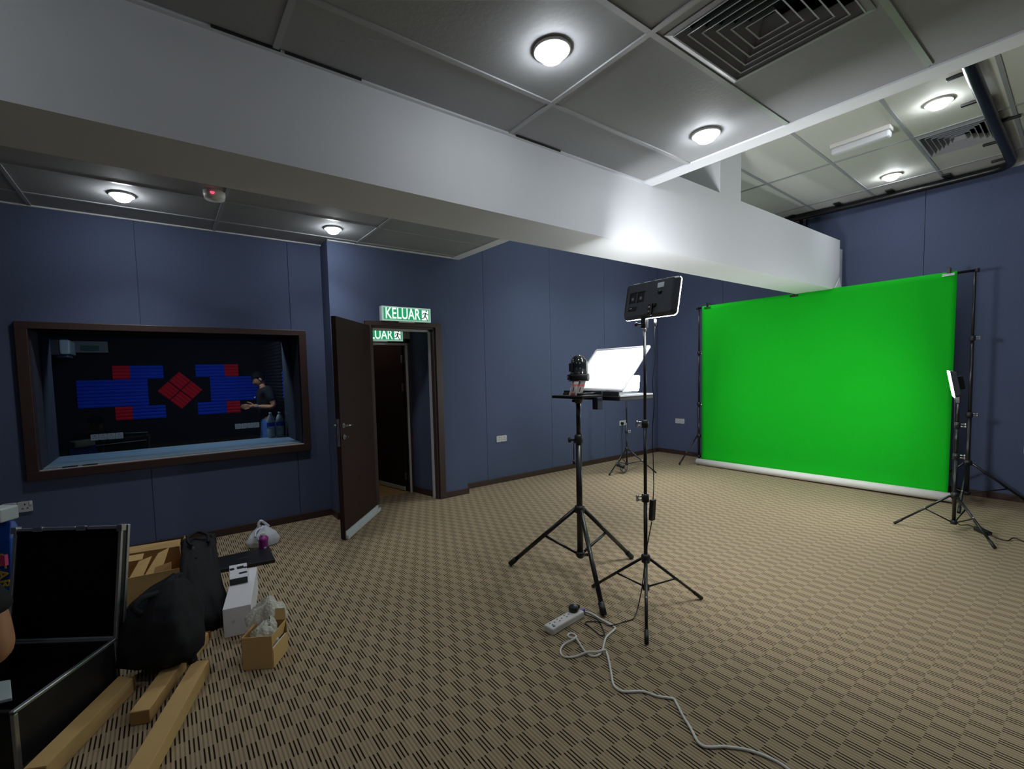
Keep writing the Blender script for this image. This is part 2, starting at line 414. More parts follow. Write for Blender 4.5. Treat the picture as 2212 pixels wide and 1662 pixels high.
estrip(Y0, BY0 - 0.004); estrip(BY1, 5.0)
# wall margin trims of the strip ceiling
boxobj('ceiling_edge', WHITE, low, X0, 1.487, 5.225, 5.25, ZL - .012, ZL + .01)
boxobj('ceiling_edge', WHITE, low, 1.487, 3.1, 4.975, 5.0, ZL - .012, ZL + .01)
boxobj('ceiling_edge', WHITE, low, X0, 3.1, BY0 - 0.022, BY0, ZL - .010, ZL + .01)
for x0, x1 in ((0.241, 0.504), (0.522, 0.869), (1.832, 2.203)):
    boxobj('slot', VENTK, low, x0, x1, 2.238, 2.244, ZL - .0115, ZL - .002)
# face of the step up to the high ceiling
b = MB()
for a, c in ((Y0, BY0), (BY1, 5.0)):
    b.hexa([(xe(a) - .02, a, ZL + .1), (xe(a) - .001, a, ZL + .1), (xe(c) - .001, c, ZL + .1), (xe(c) - .02, c, ZL + .1)],
           [(xe(a) - .02, a, ZH), (xe(a) - .001, a, ZH), (xe(c) - .001, c, ZH), (xe(c) - .02, c, ZH)])
struct(b.build('wall_step', WHITE))

# ---- high ceiling, its grid turned a little against the walls
high = struct(empty('ceiling', (4.7, 1.87, ZH)))
b = MB(); b.box(3.0, XB + 0.2, Y0 - .1, YF + 0.2, ZH + .22, ZH + .28); b.build('ceiling_slab', WHITE, high)
HM = T(4.7, 1.87, 0) @ Z(math.radians(2.0)) @ T(-4.7, -1.87, 0)
hx = [3.0, 3.25, 4.53, 5.79, 7.02, 7.9]
hy = [1.87 + 0.625 * k for k in range(-9, 7)]
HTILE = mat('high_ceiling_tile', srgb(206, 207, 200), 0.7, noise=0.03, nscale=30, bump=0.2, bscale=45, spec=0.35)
V2 = (5.835, 6.485, .735, 1.228)
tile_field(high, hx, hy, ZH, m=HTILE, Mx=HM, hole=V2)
bars(high, hx[1:5], hy[1:-1], (3.0, 7.9), (hy[0], hy[-1]), ZH, Mx=HM)

# ---- the white beam
b = MB()
b.box(X0, 3.19, BY0, BY1, BZ, ZL + 0.12); b.box(3.19, 7.2, BY0, BY1, BZ, 3.152)
b.box(7.2, XB + 0.05, BY0 + .08, BY1 - .08, BZ + .06, 3.10)
b.box(4.25, 4.63, BY0, BY1, 3.152, ZH + 0.02)
bo = struct(b.build('beam', WHITE))
b = MB(); b.add([(7.02, BY0 - .001, BZ), (7.2, BY0 - .001, BZ), (7.2, BY0 - .001, BZ + .16), (7.02, BY0 - .012, BZ), (7.2, BY0 - .03, BZ), (7.2, BY0 - .004, BZ + .16)],
              ((0, 2, 1), (3, 4, 5), (0, 1, 4, 3), (1, 2, 5, 4), (2, 0, 3, 5)))
b.build('corner_bead', WHITE, bo)

# ================================================================= DOORWAY
fr = struct(empty('trim_2', (2.32, YD, 0)))
F = 0.022
boxobj('door_post', BROWN, fr, DX1, DX1 + .085, YD - F, YD + .02, 0, DZ + .048, .005)
boxobj('door_post', BROWN, fr, DX0 - .075, DX0, YD - F, YD + .02, 0, DZ + .048, .005)
boxobj('door_head', BROWN, fr, DX0 - .075, DX1 + .085, YD - F - .002, YD + .02, DZ, DZ + .048, .005)
boxobj('door_jamb', BROWN, fr, DX1 - .02, DX1 + .01, YD, 5.13, 0, DZ + .01)
boxobj('door_jamb', BROWN, fr, DX0 - .01, DX0 + .02, YD, 5.13, 0, DZ + .01)
boxobj('door_jamb', BROWN, fr, DX0, DX1, YD, 5.13, DZ - .02, DZ + .01)
boxobj('door_seal', SEALW, fr, DX1 - .046, DX1 - .02, 5.07, 5.10, 0, DZ - .02, .003)
boxobj('door_seal', SEALW, fr, DX0 + .02, DX1 - .02, 5.07, 5.10, DZ - .048, DZ - .02, .003)
# passage behind
b = MB()
b.hexa([(2.745, 5.13, 0), (2.80, 5.13, 0), (2.80, 5.56, 0), (2.655, 5.56, 0)], [(2.745, 5.13, 2.4), (2.80, 5.13, 2.4), (2.80, 5.56, 2.4), (2.655, 5.56, 2.4)])
b.box(1.80, 1.93, 5.13, 5.56, 0, 2.4); struct(b.build('wall_passage', NAVY))
b = MB(); b.box(1.80, 2.82, 5.13, 5.6, 2.3, 2.4); struct(b.build('ceiling', TILE))
b = MB(); b.hexa([(2.72, 5.15, 0), (2.745, 5.15, 0), (2.668, 5.54, 0), (2.64, 5.54, 0)], [(2.72, 5.15, .075), (2.745, 5.15, .075), (2.668, 5.54, .075), (2.64, 5.54, .075)])
struct(b.build('baseboard_passage', BROWN))
b = MB(); b.box(1.9, 2.70, 5.535, 5.60, 2.03, 2.4); struct(b.build('wall_lintel', mat('pale_lintel', srgb(176, 178, 172), 0.7)))
b = MB(); b.box(2.60, 2.68, 5.54, 5.62, 0, 2.03); b.box(1.90, 2.68, 5.54, 5.62, 1.985, 2.03); b.box(1.90, 1.97, 5.54, 5.62, 0, 2.0)
tr3 = struct(b.build('trim_3', BROWN))
boxobj('door_seal', SEALW, tr3, 2.590, 2.618, 5.528, 5.545, 0, 1.965, .003)
boxobj('door_seal', SEALW, tr3, 1.97, 2.618, 5.528, 5.545, 1.945, 1.972, .003)
# corridor beyond
b = MB(); b.box(3.3, 3.4, 5.6, 8.2, 0, 2.5); b.box(1.6, 1.7, 5.6, 8.2, 0, 2.5); b.box(1.6, 3.4, 7.6, 7.7, 0, 2.5); b.box(2.68, 3.4, 5.6, 5.66, 0, 2.5); b.box(1.6, 1.9, 5.6, 5.66, 0, 2.5)
struct(b.build('wall_corridor', mat('corridor_wall', srgb(150, 146, 138), 0.8)))
b = MB(); b.box(1.6, 3.4, 5.6, 7.7, 2.5, 2.6); struct(b.build('ceiling', TILE))
b = MB(); b.box(1.95, 2.25, 6.0, 6.3, 2.47, 2.5); tag(b.build('ceiling_lamp', E_HALL, org=(2.1, 6.15, 2.5)), 'square ceiling lamp in the corridor beyond the inner door', 'lamp')
# outer door leaf, wide open
d1 = struct(empty('door_1', (1.955, 5.02, 0)))
hx0, hy0 = 1.957, 5.035; ex, ey = 1.332, 4.318
dv = Vector((ex - hx0, ey - hy0, 0)); dl = dv.length
DM = frame((hx0, hy0, 0), dv, (0, 0, 1))         # local x to the free edge, y = away from the room side (towards +y side)
sgn = 1 if (DM.to_3x3() @ Vector((0, 1, 0))).dot(Vector((-0.75, 0.66, 0))) > 0 else -1
def dbox(name, m, x0, x1, y0, y1, z0, z1, bevel=0): return boxobj(name, m, d1, x0, x1, min(y0 * sgn, y1 * sgn), max(y0 * sgn, y1 * sgn), z0, z1, bevel, DM)
dbox('door_leaf', DOORM, 0, dl, 0, .045, .012, 2.120, .002)
dbox('door_sweep', SWEEP, .02, dl - .004, -.012, 0, .012, .085, .002)
dbox('door_sweep', SWEEP, .02, dl - .004, -.030, -.010, .008, .045, .004)
for z in (.35, 1.05, 1.8): dbox('hinge', CHROME, -.006, .004, -.004, .05, z, z + .1)
dbox('lock_plate', ALU, dl - .001, dl + .002, .010, .036, .90, 1.16)
dbox('latch', CHROME, dl, dl + .012, .014, .032, 1.085, 1.115); dbox('latch', CHROME, dl, dl + .006, .016, .030, .955, 1.01)
for s_, yb in ((-1, 0.0), (1, .045)):
    def P(x, y, z): return DM @ Vector((x, (yb + s_ * y) * sgn, z))
    h = MB(); h.tube([P(dl - .06, -.001, 1.092), P(dl - .06, .008, 1.092)], .026, 16); h.tube([P(dl - .06, .006, 1.092), P(dl - .06, .05, 1.092)], .010, 10)
    h.tube([P(dl - .06, .048, 1.092), P(dl - .075, .054, 1.092), P(dl - .11, .055, 1.090), P(dl - .175, .052, 1.088)], .009, 10)
    h.build('lever_handle', CHROME, d1)
    k = MB(); k.tube([P(dl - .06, -.001, .985), P(dl - .06, .012, .985)], .024, 16); k.tube([P(dl - .06, .010, .985), P(dl - .06, .030, .985)], .012, 10)
    k.box(-.006, .006, -.018, .018, -.009, .009, frame(P(dl - .06, .03, .985), dv, (0, 0, 1)))
    k.build('thumb_turn', CHROME, d1)
# inner door leaf, swung into the corridor
d2 = struct(empty('door_2', (2.58, 5.64, 0)))
DM2 = frame((2.580, 5.628, 0), Vector((2.447 - 2.58, 6.32 - 5.628, 0)), (0, 0, 1))
boxobj('door_leaf', DOORM, d2, 0, .72, -.04, 0, .01, 1.99, .002, DM2)
boxobj('door_sweep', SWEEP, d2, .02, .71, 0, .014, .01, .06, .002, DM2)
for z in (.16, 1.35, 1.72): boxobj('hinge', CHROME, d2, -.012, .01, -.012, .012, z, z + .1, 0, DM2)

# ================================================================= WINDOW AND CONTROL ROOM
wn = struct(empty('window_1', (0.17, YW, WZ0)))
OX0, OX1, OZ0, OZ1 = -0.942, 1.285, 0.764, 2.066
boxobj('window_frame', BROWN, wn, OX0, WX0, YW - .03, YW + .03, OZ0, OZ1, .004)
boxobj('window_frame', BROWN, wn, WX1, OX1, YW - .03, YW + .03, OZ0, OZ1, .004)
boxobj('window_frame', BROWN, wn, OX0, OX1, YW - .031, YW + .03, WZ1, OZ1, .004)
boxobj('window_frame', BROWN, wn, OX0, OX1, YW - .031, YW + .03, OZ0, WZ0, .004)
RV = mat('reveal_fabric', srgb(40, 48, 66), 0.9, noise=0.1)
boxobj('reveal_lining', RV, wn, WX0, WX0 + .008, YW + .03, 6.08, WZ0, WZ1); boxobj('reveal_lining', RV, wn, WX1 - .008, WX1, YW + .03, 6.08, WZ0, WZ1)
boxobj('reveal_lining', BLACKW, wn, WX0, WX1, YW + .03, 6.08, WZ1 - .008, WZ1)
boxobj('sill_strip', mat('sill_edge', srgb(168, 160, 158), 0.4, noise=0.08), wn, WX0, WX1, YW - .028, YW + .03, WZ0, WZ0 + .008, .002)
boxobj('window_ledge', LEDGE, wn, WX0 + .008, WX1 - .008, YW + .06, 6.08, WZ0 - .002, WZ0 + .012, .004)
boxobj('window_pane', PANE, wn, WX0, WX1, YW + .30, YW + .306, WZ0, WZ1)
for x in (-0.68, -0.55): boxobj('glazing_clip', BLKP, wn, x - .05, x + .05, YW + .0, YW + .03, WZ0 + .008, WZ0 + .016)

b = MB(); b.box(-1.5, 1.7, 8.6, 8.7, 0, 2.7); struct(b.build('wall_booth_back', BLACKW))
b = MB(); b.box(1.42, 1.55, 6.08, 8.6, 0, 2.7); WBR = struct(b.build('wall_booth_right', BLACKW))
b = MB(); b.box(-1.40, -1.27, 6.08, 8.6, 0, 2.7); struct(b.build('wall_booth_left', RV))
b = MB(); b.box(-1.4, 1.55, 6.08, 8.7, 2.6, 2.7); struct(b.build('ceiling', BLACKW))
b = MB(); b.box(0.0, 0.9, 6.35, 6.65, 2.57, 2.6); tag(b.build('ceiling_lamp', E_BOOTH, org=(.45, 6.5, 2.6)), 'flat ceiling lamp inside the control room behind the window', 'lamp')

# ridged acoustic foam tiles
def foam_mesh(size=0.198, n=4, d=0.012):
    bm = MB(); s_ = size / 2
    prof = []
    for i in range(n):
        z0 = -s_ + size * i / n; z1 = z0 + size / n; zm = (z0 + z1) / 2
        prof += [(z0, -.012), (zm - size / n * .22, -d - .012), (zm + size / n * .22, -d - .012)]
    prof.append((s_, -.012))
    vs = []
    for x in (-s_, s_):
        vs += [(x, 0, prof[0][0])] + [(x, y, z) for z, y in prof] + [(x, 0, prof[-1][0])]
    k = len(prof) + 2
    fs = [list(range(k)), list(range(k, 2 * k))[::-1]] + [(i, (i + 1) % k, k + (i + 1) % k, k + i) for i in range(k)]
    bm.add(vs, fs); return bm
fb = foam_mesh()
proto = {}
def foam(x, z, m, label, group, rot=0.0, y=8.6, rz=0.0):
    key = m.name
    if key not in proto:
        o = fb.build('acoustic_foam_tile', m); proto[key] = o
    else:
        o = proto[key].copy(); COL.objects.link(o)
    o.location = (x, y, z)
    o.rotation_euler = (0, rot, rz)
    tag(o, label, 'foam tile', group)
    return o
S = 0.2
LB, RB_ = 'blue foam tiles of the left cluster', 'blue foam tiles of the right cluster'
OR = ('leftmost', 'second', 'third', 'rightmost')
for i in range(2):
    lr = ('left', 'right')[i]
    foam(-.28 + S * i, 1.70, FOAM_B, 'top row %s blue foam tile of the left cluster, beside the red square' % lr, LB)
    foam(-.28 + S * i, 1.10, FOAM_B, 'bottom row %s blue foam tile of the left cluster, beside the red square' % lr, LB)
    foam(.53 + S * i, 1.71, FOAM_B, 'top row %s blue foam tile of the right cluster, beside the red square' % lr, RB_)
    foam(.53 + S * i, 1.11, FOAM_B, 'bottom row %s blue foam tile of the right cluster, beside the red square' % lr, RB_)
for i in range(4):
    for z, rw in ((1.3, 'lower'), (1.5, 'upper')):
        foam(-.88 + S * i, z, FOAM_B, '%s blue foam tile in the %s middle row of the left cluster' % (OR[i], rw), LB)
        foam(.715 + S * i, z + .01, FOAM_B, '%s blue foam tile in the %s middle row of the right cluster' % (OR[i], rw), RB_)
foam(-.48, 1.70, FOAM_R, 'red square foam tile at the top of the left blue cluster', 'red corner foam tiles')
foam(-.48, 1.10, FOAM_R, 'red square foam tile at the bottom of the left blue cluster', 'red corner foam tiles')
foam(.925, 1.71, FOAM_R, 'red square foam tile at the top of the right blue cluster', 'red corner foam tiles')
foam(.925, 1.11, FOAM_R, 'red square foam tile at the bottom of the right blue cluster', 'red corner foam tiles')
g_ = 0.149
for dx, dz, nm in ((0, g_, 'top'), (0, -g_, 'bottom'), (-g_, 0, 'left'), (g_, 0, 'right')):
    foam(.218 + dx, 1.41 + dz, FOAM_R, 'red foam diamond tile at the %s of the four tile diamond' % nm, 'red diamond foam tiles', rot=PI / 4)
def side_foam(m, y, z):
    o = proto[m.name].copy() if m.name in proto else fb.build('acoustic_foam_tile', m)
    if o.name not in COL.objects: COL.objects.link(o)
    for k_ in ('label', 'category', 'group'):
        if k_ in o: del o[k_]
    o.name = 'foam_tile'; o.parent = WBR; o.location = (1.42, y, z); o.rotation_euler = (0, 0, -PI / 2)
for k in range(4):
    for z in (1.36, 1.56): side_foam(FOAM_B, 7.03 - S * k, z)
for k in range(7):
    for z in (1.0, 1.2, 1.4, 1.6, 1.8, 2.0): side_foam(FOAM_K, 7.24 + S * k, z)

def sockets(name, o_, nrm, n, label, w_=0.088, h_=0.086, plug=False):
    """row of n square socket outlets on a wall; nrm points into the room"""
    nrm = Vector(nrm); xx = Vector((0, 0, 1)).cross(nrm)
    t = thing(name, o_, label, 'socket')
    Mf = frame(o_, xx, nrm)                       # local x along wall, y up, z out
    for i in range(n):
        cx = (i - (n - 1) / 2) * (w_ + .003)
        p = MB(); p.prism([(cx + a, c) for a, c in rrect(w_, h_, .008, 3)], 0, .010, Mf)
        f_ = p.build('face_plate', SOCK, t, bevel=.0015)
        q = MB()
        q.box(cx - .004, cx + .004, .012, .026, .0095, .0112, Mf); q.box(cx - .020, cx - .009, -.016, -.009, .0095, .0112, Mf); q.box(cx + .009, cx + .020, -.016, -.009, .0095, .0112, Mf)
        q.build('pin_holes', SOCKD, t)['kind'] = 'stuff'
        r = MB(); r.box(cx + .026, cx + .040, .012, .034, .009, .014, Mf); r.build('switch', WPL, t, bevel=.001)
    if plug:
        p = MB(); p.prism([(a - .045, c - .005) for a, c in rrect(.05, .05, .014, 4)], .010, .045, Mf); p.build('plug', BLKP, t, bevel=.003)
        tubeobj('plug_cord', BLKP, t, smooth_path([Mf @ Vector(v) for v in ((-.045, -.03, .03), (-.045, -.10, .03), (-.05, -.25, .02), (-.045, -.40, .02), (-.05, -.55, .02), (-.045, -.61, .03))], 4), .004, 6)
    return t
sockets('wall_socket', (3.862, YF, .625), (0, -1, 0), 2, 'white double socket on the blue wall between door jog and camera tripod')
sockets('wall_socket', (6.523, YF, .628), (0, -1, 0), 2, 'white double socket with a black plug in it near the far corner', plug=True)
sockets('wall_socket', (XB, 4.743, .609), (-1, 0, 0), 2, 'white double socket low on the back wall left of the green backdrop')
sockets('wall_socket', (-1.014, YW, .56), (0, -1, 0), 2, 'white double socket below the window behind the open case')
sockets('wall_socket', (XB, .575, .58), (-1, 0, 0), 2, 'white double socket on the back wall at the right end')
sockets('wall_socket', (-.69, 8.6, .785), (0, -1, 0), 4, 'row of four socket outlets low on the dark control room wall at left')
sockets('wall_socket', (1.11, 8.6, .785), (0, -1, 0), 4, 'row of four socket outlets on the dark control room wall beside the standing person')
b = MB(); b.tube([(-.49, 8.57, .815), (-.22, 8.57, .805)], .006, 6); b.tube([(-.82, 8.57, .668), (-.24, 8.57, .69)], .006, 6)
tag(b.build('wall_conduit', GREYP, org=(-.5, 8.58, .7)), 'thin grey cable conduits beside the left socket row in the control room', 'cable')

# ================================================================= EXIT SIGNS
def runner(parent, M, k):
    """the running figure on the pictogram, flat print"""
    p = MB()
    def ln(a, c, wd):
        a, c = Vector((*a, 0)), Vector((*c, 0)); d = (c - a).normalized(); n = Vector((-d.y, d.x, 0)) * wd / 2
        vs = [a + n, a - n, c - n, c + n]
        p.add([M @ (v * k + Vector((0, 0, .0012))) for v in vs] + [M @ (v * k) for v in vs], ((0, 1, 2, 3), (7, 6, 5, 4), (0, 4, 5, 1), (1, 5, 6, 2), (2, 6, 7, 3), (3, 7, 4, 0)))
    ln((.04, .20), (-.02, -.05), .10); ln((.05, .19), (.17, .08), .05); ln((.17, .08), (.27, .10), .05)
    ln((.03, .20), (-.12, .16), .05); ln((-.12, .16), (-.20, .04), .05)
    ln((-.01, -.04), (.10, -.16), .07); ln((.10, -.16), (.18, -.36), .06); ln((-.02, -.04), (-.12, -.18), .07); ln((-.12, -.18), (-.30, -.20), .06)
    p.lathe([(0, 0), (.055 * k, 0), (.055 * k, .0012), (0, .0012)], M @ T(.10 * k, .32 * k, 0), 12)
    p.build('running_figure', mat('sign_print', srgb(70, 120, 110), 0.6), parent)
def exit_sign(x0, x1, z0, z1, y, depth, label):
    t = thing('exit_sign', ((x0 + x1) / 2, y + depth, (z0 + z1) / 2), label, 'sign')
    W_, H_ = x1 - x0, z1 - z0; Mf = frame(((x0 + x1) / 2, y, (z0 + z1) / 2), (1, 0, 0), (0, -1, 0))
    boxobj('housing', mat('sign_housing', srgb(214, 222, 226), 0.4), t, x0, x1, y + .004, y + depth, z0, z1, .004)
    p = MB(); p.box(-W_ / 2 + .002, W_ / 2 - .002, -H_ / 2 + .002, H_ / 2 - .002, -.003, .0, Mf); p.build('diffuser_border', E_SIGND, t)
    p = MB(); p.box(-W_ / 2 + .022, W_ / 2 - .022, -H_ / 2 + .018, H_ / 2 - .018, -.001, .0015, Mf); p.build('green_panel', E_SIGNG, t)
    text_mesh('KELUAR', 'lettering', E_SIGN, t, Mf @ T(-W_ * .085, -.001, .002), H_ * 1.06, .0008, .68 * W_ / .61 * .165 / H_)
    p = MB(); px = W_ / 2 - .022 - .055
    p.box(px - .043, px + .043, -H_ / 2 + .025, H_ / 2 - .025, .0, .0022, Mf); p.build('pictogram', E_SIGN, t)
    runner(t, Mf @ T(px, -.004, .0022), H_ * 1.0)
    boxobj('cover_tab', WPL, t, (x0 + x1) / 2 - .1, (x0 + x1) / 2 + .1, y + .01, y + depth - .005, z0 - .010, z0)
exit_sign(2.037, 2.654, 2.176, 2.342, 4.93, .07, 'green lit KELUAR exit sign on the wall above the outer doorway')
exit_sign(1.93, 2.548, 1.992, 2.148, 5.50, .035, 'green lit KELUAR exit sign half hidden inside the doorway over the inner door')

# ================================================================= CEILING FITTINGS
def downlight(x, y, z, label, r=.084, power=1.0, cone=128):
    t = thing('downlight', (x, y, z), label, 'downlight', 'round recessed ceiling downlights')
    p = MB(); p.lathe([(r * .80, z - .0005), (r, z - .0005), (r * 1.0, z - .010), (r * .95, z - .014), (r * .84, z - .012), (r * .80, z - .006)], T(x, y, 0), 28)
    p.build('trim_ring', WPL, t)
    p = MB(); p.lathe([(r * .81, z - .011), (r * .72, z - .004)], T(x, y, 0), 28); p.build('reflector', GREYP, t)
    p = MB(); p.lathe([(.001, z - .058), (r * .30, z - .055), (r * .55, z - .045), (r * .70, z - .028), (r * .74, z - .010), (r * .72, z - .002)], T(x, y, 0), 20); p.build('bulb', E_BULB, t)
    ld = bpy.data.lights.new('lamp_beam', 'SPOT'); ld.energy = SPOT * power; ld.spot_size = math.radians(cone); ld.spot_blend = 1.0; ld.shadow_soft_size = .05; ld.color = (.93, .97, 1.0)
    lo = bpy.data.objects.new('lamp_beam', ld); COL.objects.link(lo); lo.parent = t; lo.location = (0, 0, -.075)
    return t
downlight(1.505, 1.575, ZL, 'round lit downlight in the near ceiling beside the large square air vent')
downlight(2.815, 1.593, ZL, 'round lit downlight in the near ceiling close to its stepped edge')
downlight(-.173, 4.592, ZL, 'round lit downlight in the strip ceiling above the dark window', power=3.0, cone=112)
downlight(1.429, 4.585, ZL, 'round lit downlight in the strip ceiling above the corner beside the door', power=3.0, cone=112)
downlight(5.215, .993, ZH, 'round lit downlight in the high ceiling beside the curtain rail', .09)
downlight(6.745, 1.653, ZH, 'round lit downlight in the high ceiling close to the back wall', .09)
OUT = 'further downlights of the room outside the picture'
for x, y, z, lab in ((-1.1, 1.575, ZL, 'round lit downlight in the near ceiling left of the viewpoint'), (.2, -1.0, ZL, 'round lit downlight in the near ceiling behind the viewpoint'),
                     (2.8, -1.0, ZL, 'round lit downlight in the near ceiling right of the viewpoint'), (4.5, 4.1, ZH, 'round lit downlight in the high ceiling behind the beam near the door'),
                     (6.2, 4.1, ZH, 'round lit downlight in the high ceiling behind the beam near the backdrop'), (5.2, -1.5, ZH, 'round lit downlight in the high ceiling far right of the viewpoint')):
    downlight(x, y, z, lab, power=6.5 if z > 3.5 and y > 0 else 1.0 if z > 3.5 else 0.3)['group'] = OUT

def diffuser(x0, x1, y0, y1, z, label, Mx=None):
    """four way diffuser: nested flared cones hanging in a dark duct"""
    cx, cy_ = (x0 + x1) / 2, (y0 + y1) / 2
    t = thing('air_vent', (cx, cy_, z), label, 'vent')
    Mx = Mx or Matrix()
    hw, hh = (x1 - x0) / 2, (y1 - y0) / 2
    p = MB(); d = .17
    p.box(x0, x1, y0, y1, z + d, z + d + .01, Mx)
    for q in ((x0, x0 + .006, y0, y1), (x1 - .006, x1, y0, y1), (x0, x1, y0, y0 + .006), (x0, x1, y1 - .006, y1)): p.box(*q, z - .002, z + d, Mx)
    p.build('duct_box', VENTK, t)
    C4 = (((-1, -1), (1, -1)), ((1, -1), (1, 1)), ((1, 1), (-1, 1)), ((-1, 1), (-1, -1)))
    def ring(q, k0, k1, z0, z1, th=.002):
        for (ax, ay), (bx, by) in C4:
            o_ = [(cx + ax * hw * k0, cy_ + ay * hh * k0, z0), (cx + bx * hw * k0, cy_ + by * hh * k0, z0), (cx + bx * hw * k1, cy_ + by * hh * k1, z1), (cx + ax * hw * k1, cy_ + ay * hh * k1, z1)]
            o2 = [(a_, b_, c_ + th) for a_, b_, c_ in o_]
            q.add([Mx @ Vector(v) for v in o_ + o2], ((0, 1, 2, 3), (7, 6, 5, 4), (0, 4, 5, 1), (1, 5, 6, 2), (2, 6, 7, 3), (3, 7, 4, 0)))
    q = MB(); ring(q, 1.03, .93, z - .004, z - .010); q.build('vent_flange', VENTM, t)
    for k in range(6):
        k0 = .93 - k * .145
        q = MB(); ring(q, k0, k0 - .105, z - .012, z + .040); ring(q, k0 + .010, k0 - .012, z - .014, z - .0125); q.build('louver', VENTM, t)
    return t
diffuser(*V1, ZL, 'large square louvered air vent in the near ceiling')
diffuser(*V2, ZH, 'square louvered air vent in the high ceiling partly behind the curtain rail', HM)

t = thing('emergency_light', (5.355, 1.545, ZH), 'white oblong emergency light under the high ceiling', 'light')
boxobj('base', WPL, t, 5.305, 5.405, 1.32, 1.77, ZH - .035, ZH, .004); boxobj('cover', WHITE, t, 5.315, 5.395, 1.325, 1.765, ZH - .095, ZH - .035, .018)
t = thing('motion_detector', (.405, 4.17, ZL), 'white ceiling detector with a red indicator tucked behind the beam', 'detector')
p = MB(); p.lathe([(.075, ZL), (.075, ZL - .03), (.066, ZL - .06), (.001, ZL - .065)], T(.405, 4.17, 0), 24); p.build('body', WPL, t)
p = MB(); p.lathe([(.001, ZL - .045), (.012, ZL - .040), (.016, ZL - .03), (.001, ZL - .028)], T(.385, 4.095, 0), 12); p.build('indicator', E_RED, t)

# black curtain rail round the high ceiling
t = thing('curtain_rail', (7.3, 2.0, 3.6), 'black tubular curtain rail turning the corner under the high ceiling', 'rail')
run = [(3.0, .70, 3.60), (4.5, .735, 3.60), (6.0, .775, 3.60), (7.0, .80, 3.60)] 
cor = [(7.24, .815, 3.60), (7.345, .86, 3.60), (7.39, .97, 3.60)]
run2 = [(7.385, 1.5, 3.60), (7.33, 2.4, 3.60), (7.28, 3.2, 3.60), (7.2, 5.15, 3.60)]
p = MB(); p.tube(smooth_path(run + cor + run2, 6), .040, 14); p.build('rail_tube', mat('rail_black', srgb(17, 18, 22), 0.3, noise=.05, spec=.4), t)
for x, y in ((7.25, 2.86), (7.22, 2.32), (7.25, 1.80), (7.24, 1.30)):
    p = MB(); p.box(x - .02, x + .14, y - .035, y + .035, 3.632, ZH - .006); p.build('bracket', BLKP, t, bevel=.004)
for x, y, s_ in ((4.84, .745, 1), (5.43, .76, 1), (6.59, .79, 1), (7.2, .81, 1), (6.07, .775, -1)):
    p = MB(); p.box(x - .018, x + .018, min(y, y + s_ * .14), max(y, y + s_ * .14), 3.625, 3.643); p.build('bracket', BLKP, t, bevel=.004)
p = MB(); p.tube([(7.40, 2.79, 3.58), (7.40, 2.79, 0.02)], .025, 12); p.tube([(7.40, 2.72, 3.58), (7.40, 2.72, 0.02)], .012, 8); p.tube([(7.40, 2.72, .03), (7.40, 2.79, .03)], .012, 8)
p.tube([(7.36, 2.79, 3.585), (7.40, 2.79, 3.585)], .02, 8)
p.build('drop_pole', BLKM, t)

# ================================================================= STANDS
def tripod(name, c, feet, label, hub, brace, sections, leg_r, pole, group=None, brace_k=.52, cat='stand', foot_r=None):
    """sections: list of (z0, z1, r); feet: three floor points"""
    c = Vector((c[0], c[1], 0)); t = thing(name, c, label, cat, group)
    for z0, z1, r in sections:
        p = MB(); p.tube([c + Vector((0, 0, z0)), c + Vector((0, 0, z1))], r, 14); p.build('pole', BLKM, t)
    p = MB(); p.lathe([(pole + .004, hub - .035), (pole + .014, hub - .03), (pole + .016, hub + .015), (pole + .004, hub + .025)], T(*c), 16); p.build('hub', BLKP, t)
    p = MB(); p.lathe([(pole + .002, brace - .02), (pole + .010, brace - .018), (pole + .010, brace + .014), (pole + .002, brace + .018)], T(*c), 16); p.build('brace_collar', BLKP, t)
    for f_ in feet:
        f_ = Vector((f_[0], f_[1], 0)); d = (f_ - c).normalized()
        a = c + d * (pole + .014) + Vector((0, 0, hub - .01)); e = f_ + Vector((0, 0, leg_r + .002))
        p = MB(); p.tube([a, e], leg_r, 10); lg = p.build('leg', BLKM, t)
        u = (e - a).normalized()
        p = MB(); p.tube([e - u * .07, e + u * .004], leg_r * 1.3, 10); p.build('foot', BLKP, lg)
        k = a.lerp(e, brace_k); s_ = c + d * (pole + .006) + Vector((0, 0, brace))
        p = MB(); p.tube([s_, k], leg_r * .62, 8); p.build('brace', BLKM, t)
        p = MB(); p.lathe([(.001, -.006), (.006, -.005), (.006, .005), (.001, .006)], frame(k + Vector((0, 0, leg_r)), (1, 0, 0), d), 8); p.build('rivet', CHROME, lg)
    return t
def clamp(t, c, z, r, d, m=BLKP):
    c = Vector((c[0], c[1], 0)); d = Vector(d).normalized()
    p = MB(); p.lathe([(r + .003, z - .03), (r + .010, z - .028), (r + .010, z + .02), (r + .003, z + .024)], T(*c), 14)
    cl = p.build('clamp', m, t)
    for dz in (.008, -.014):
        p = MB(); p.tube([c + d * r + Vector((0, 0, z + dz)), c + d * (r + .038) + Vector((0, 0, z + dz))], .006, 8)
        p.tube([c + d * (r + .034) + Vector((0, 0, z + dz)), c + d * (r + .046) + Vector((0, 0, z + dz))], .011, 8); p.build('clamp_screw', CHROME, cl)
LEFTV = (-.81, .58, 0)
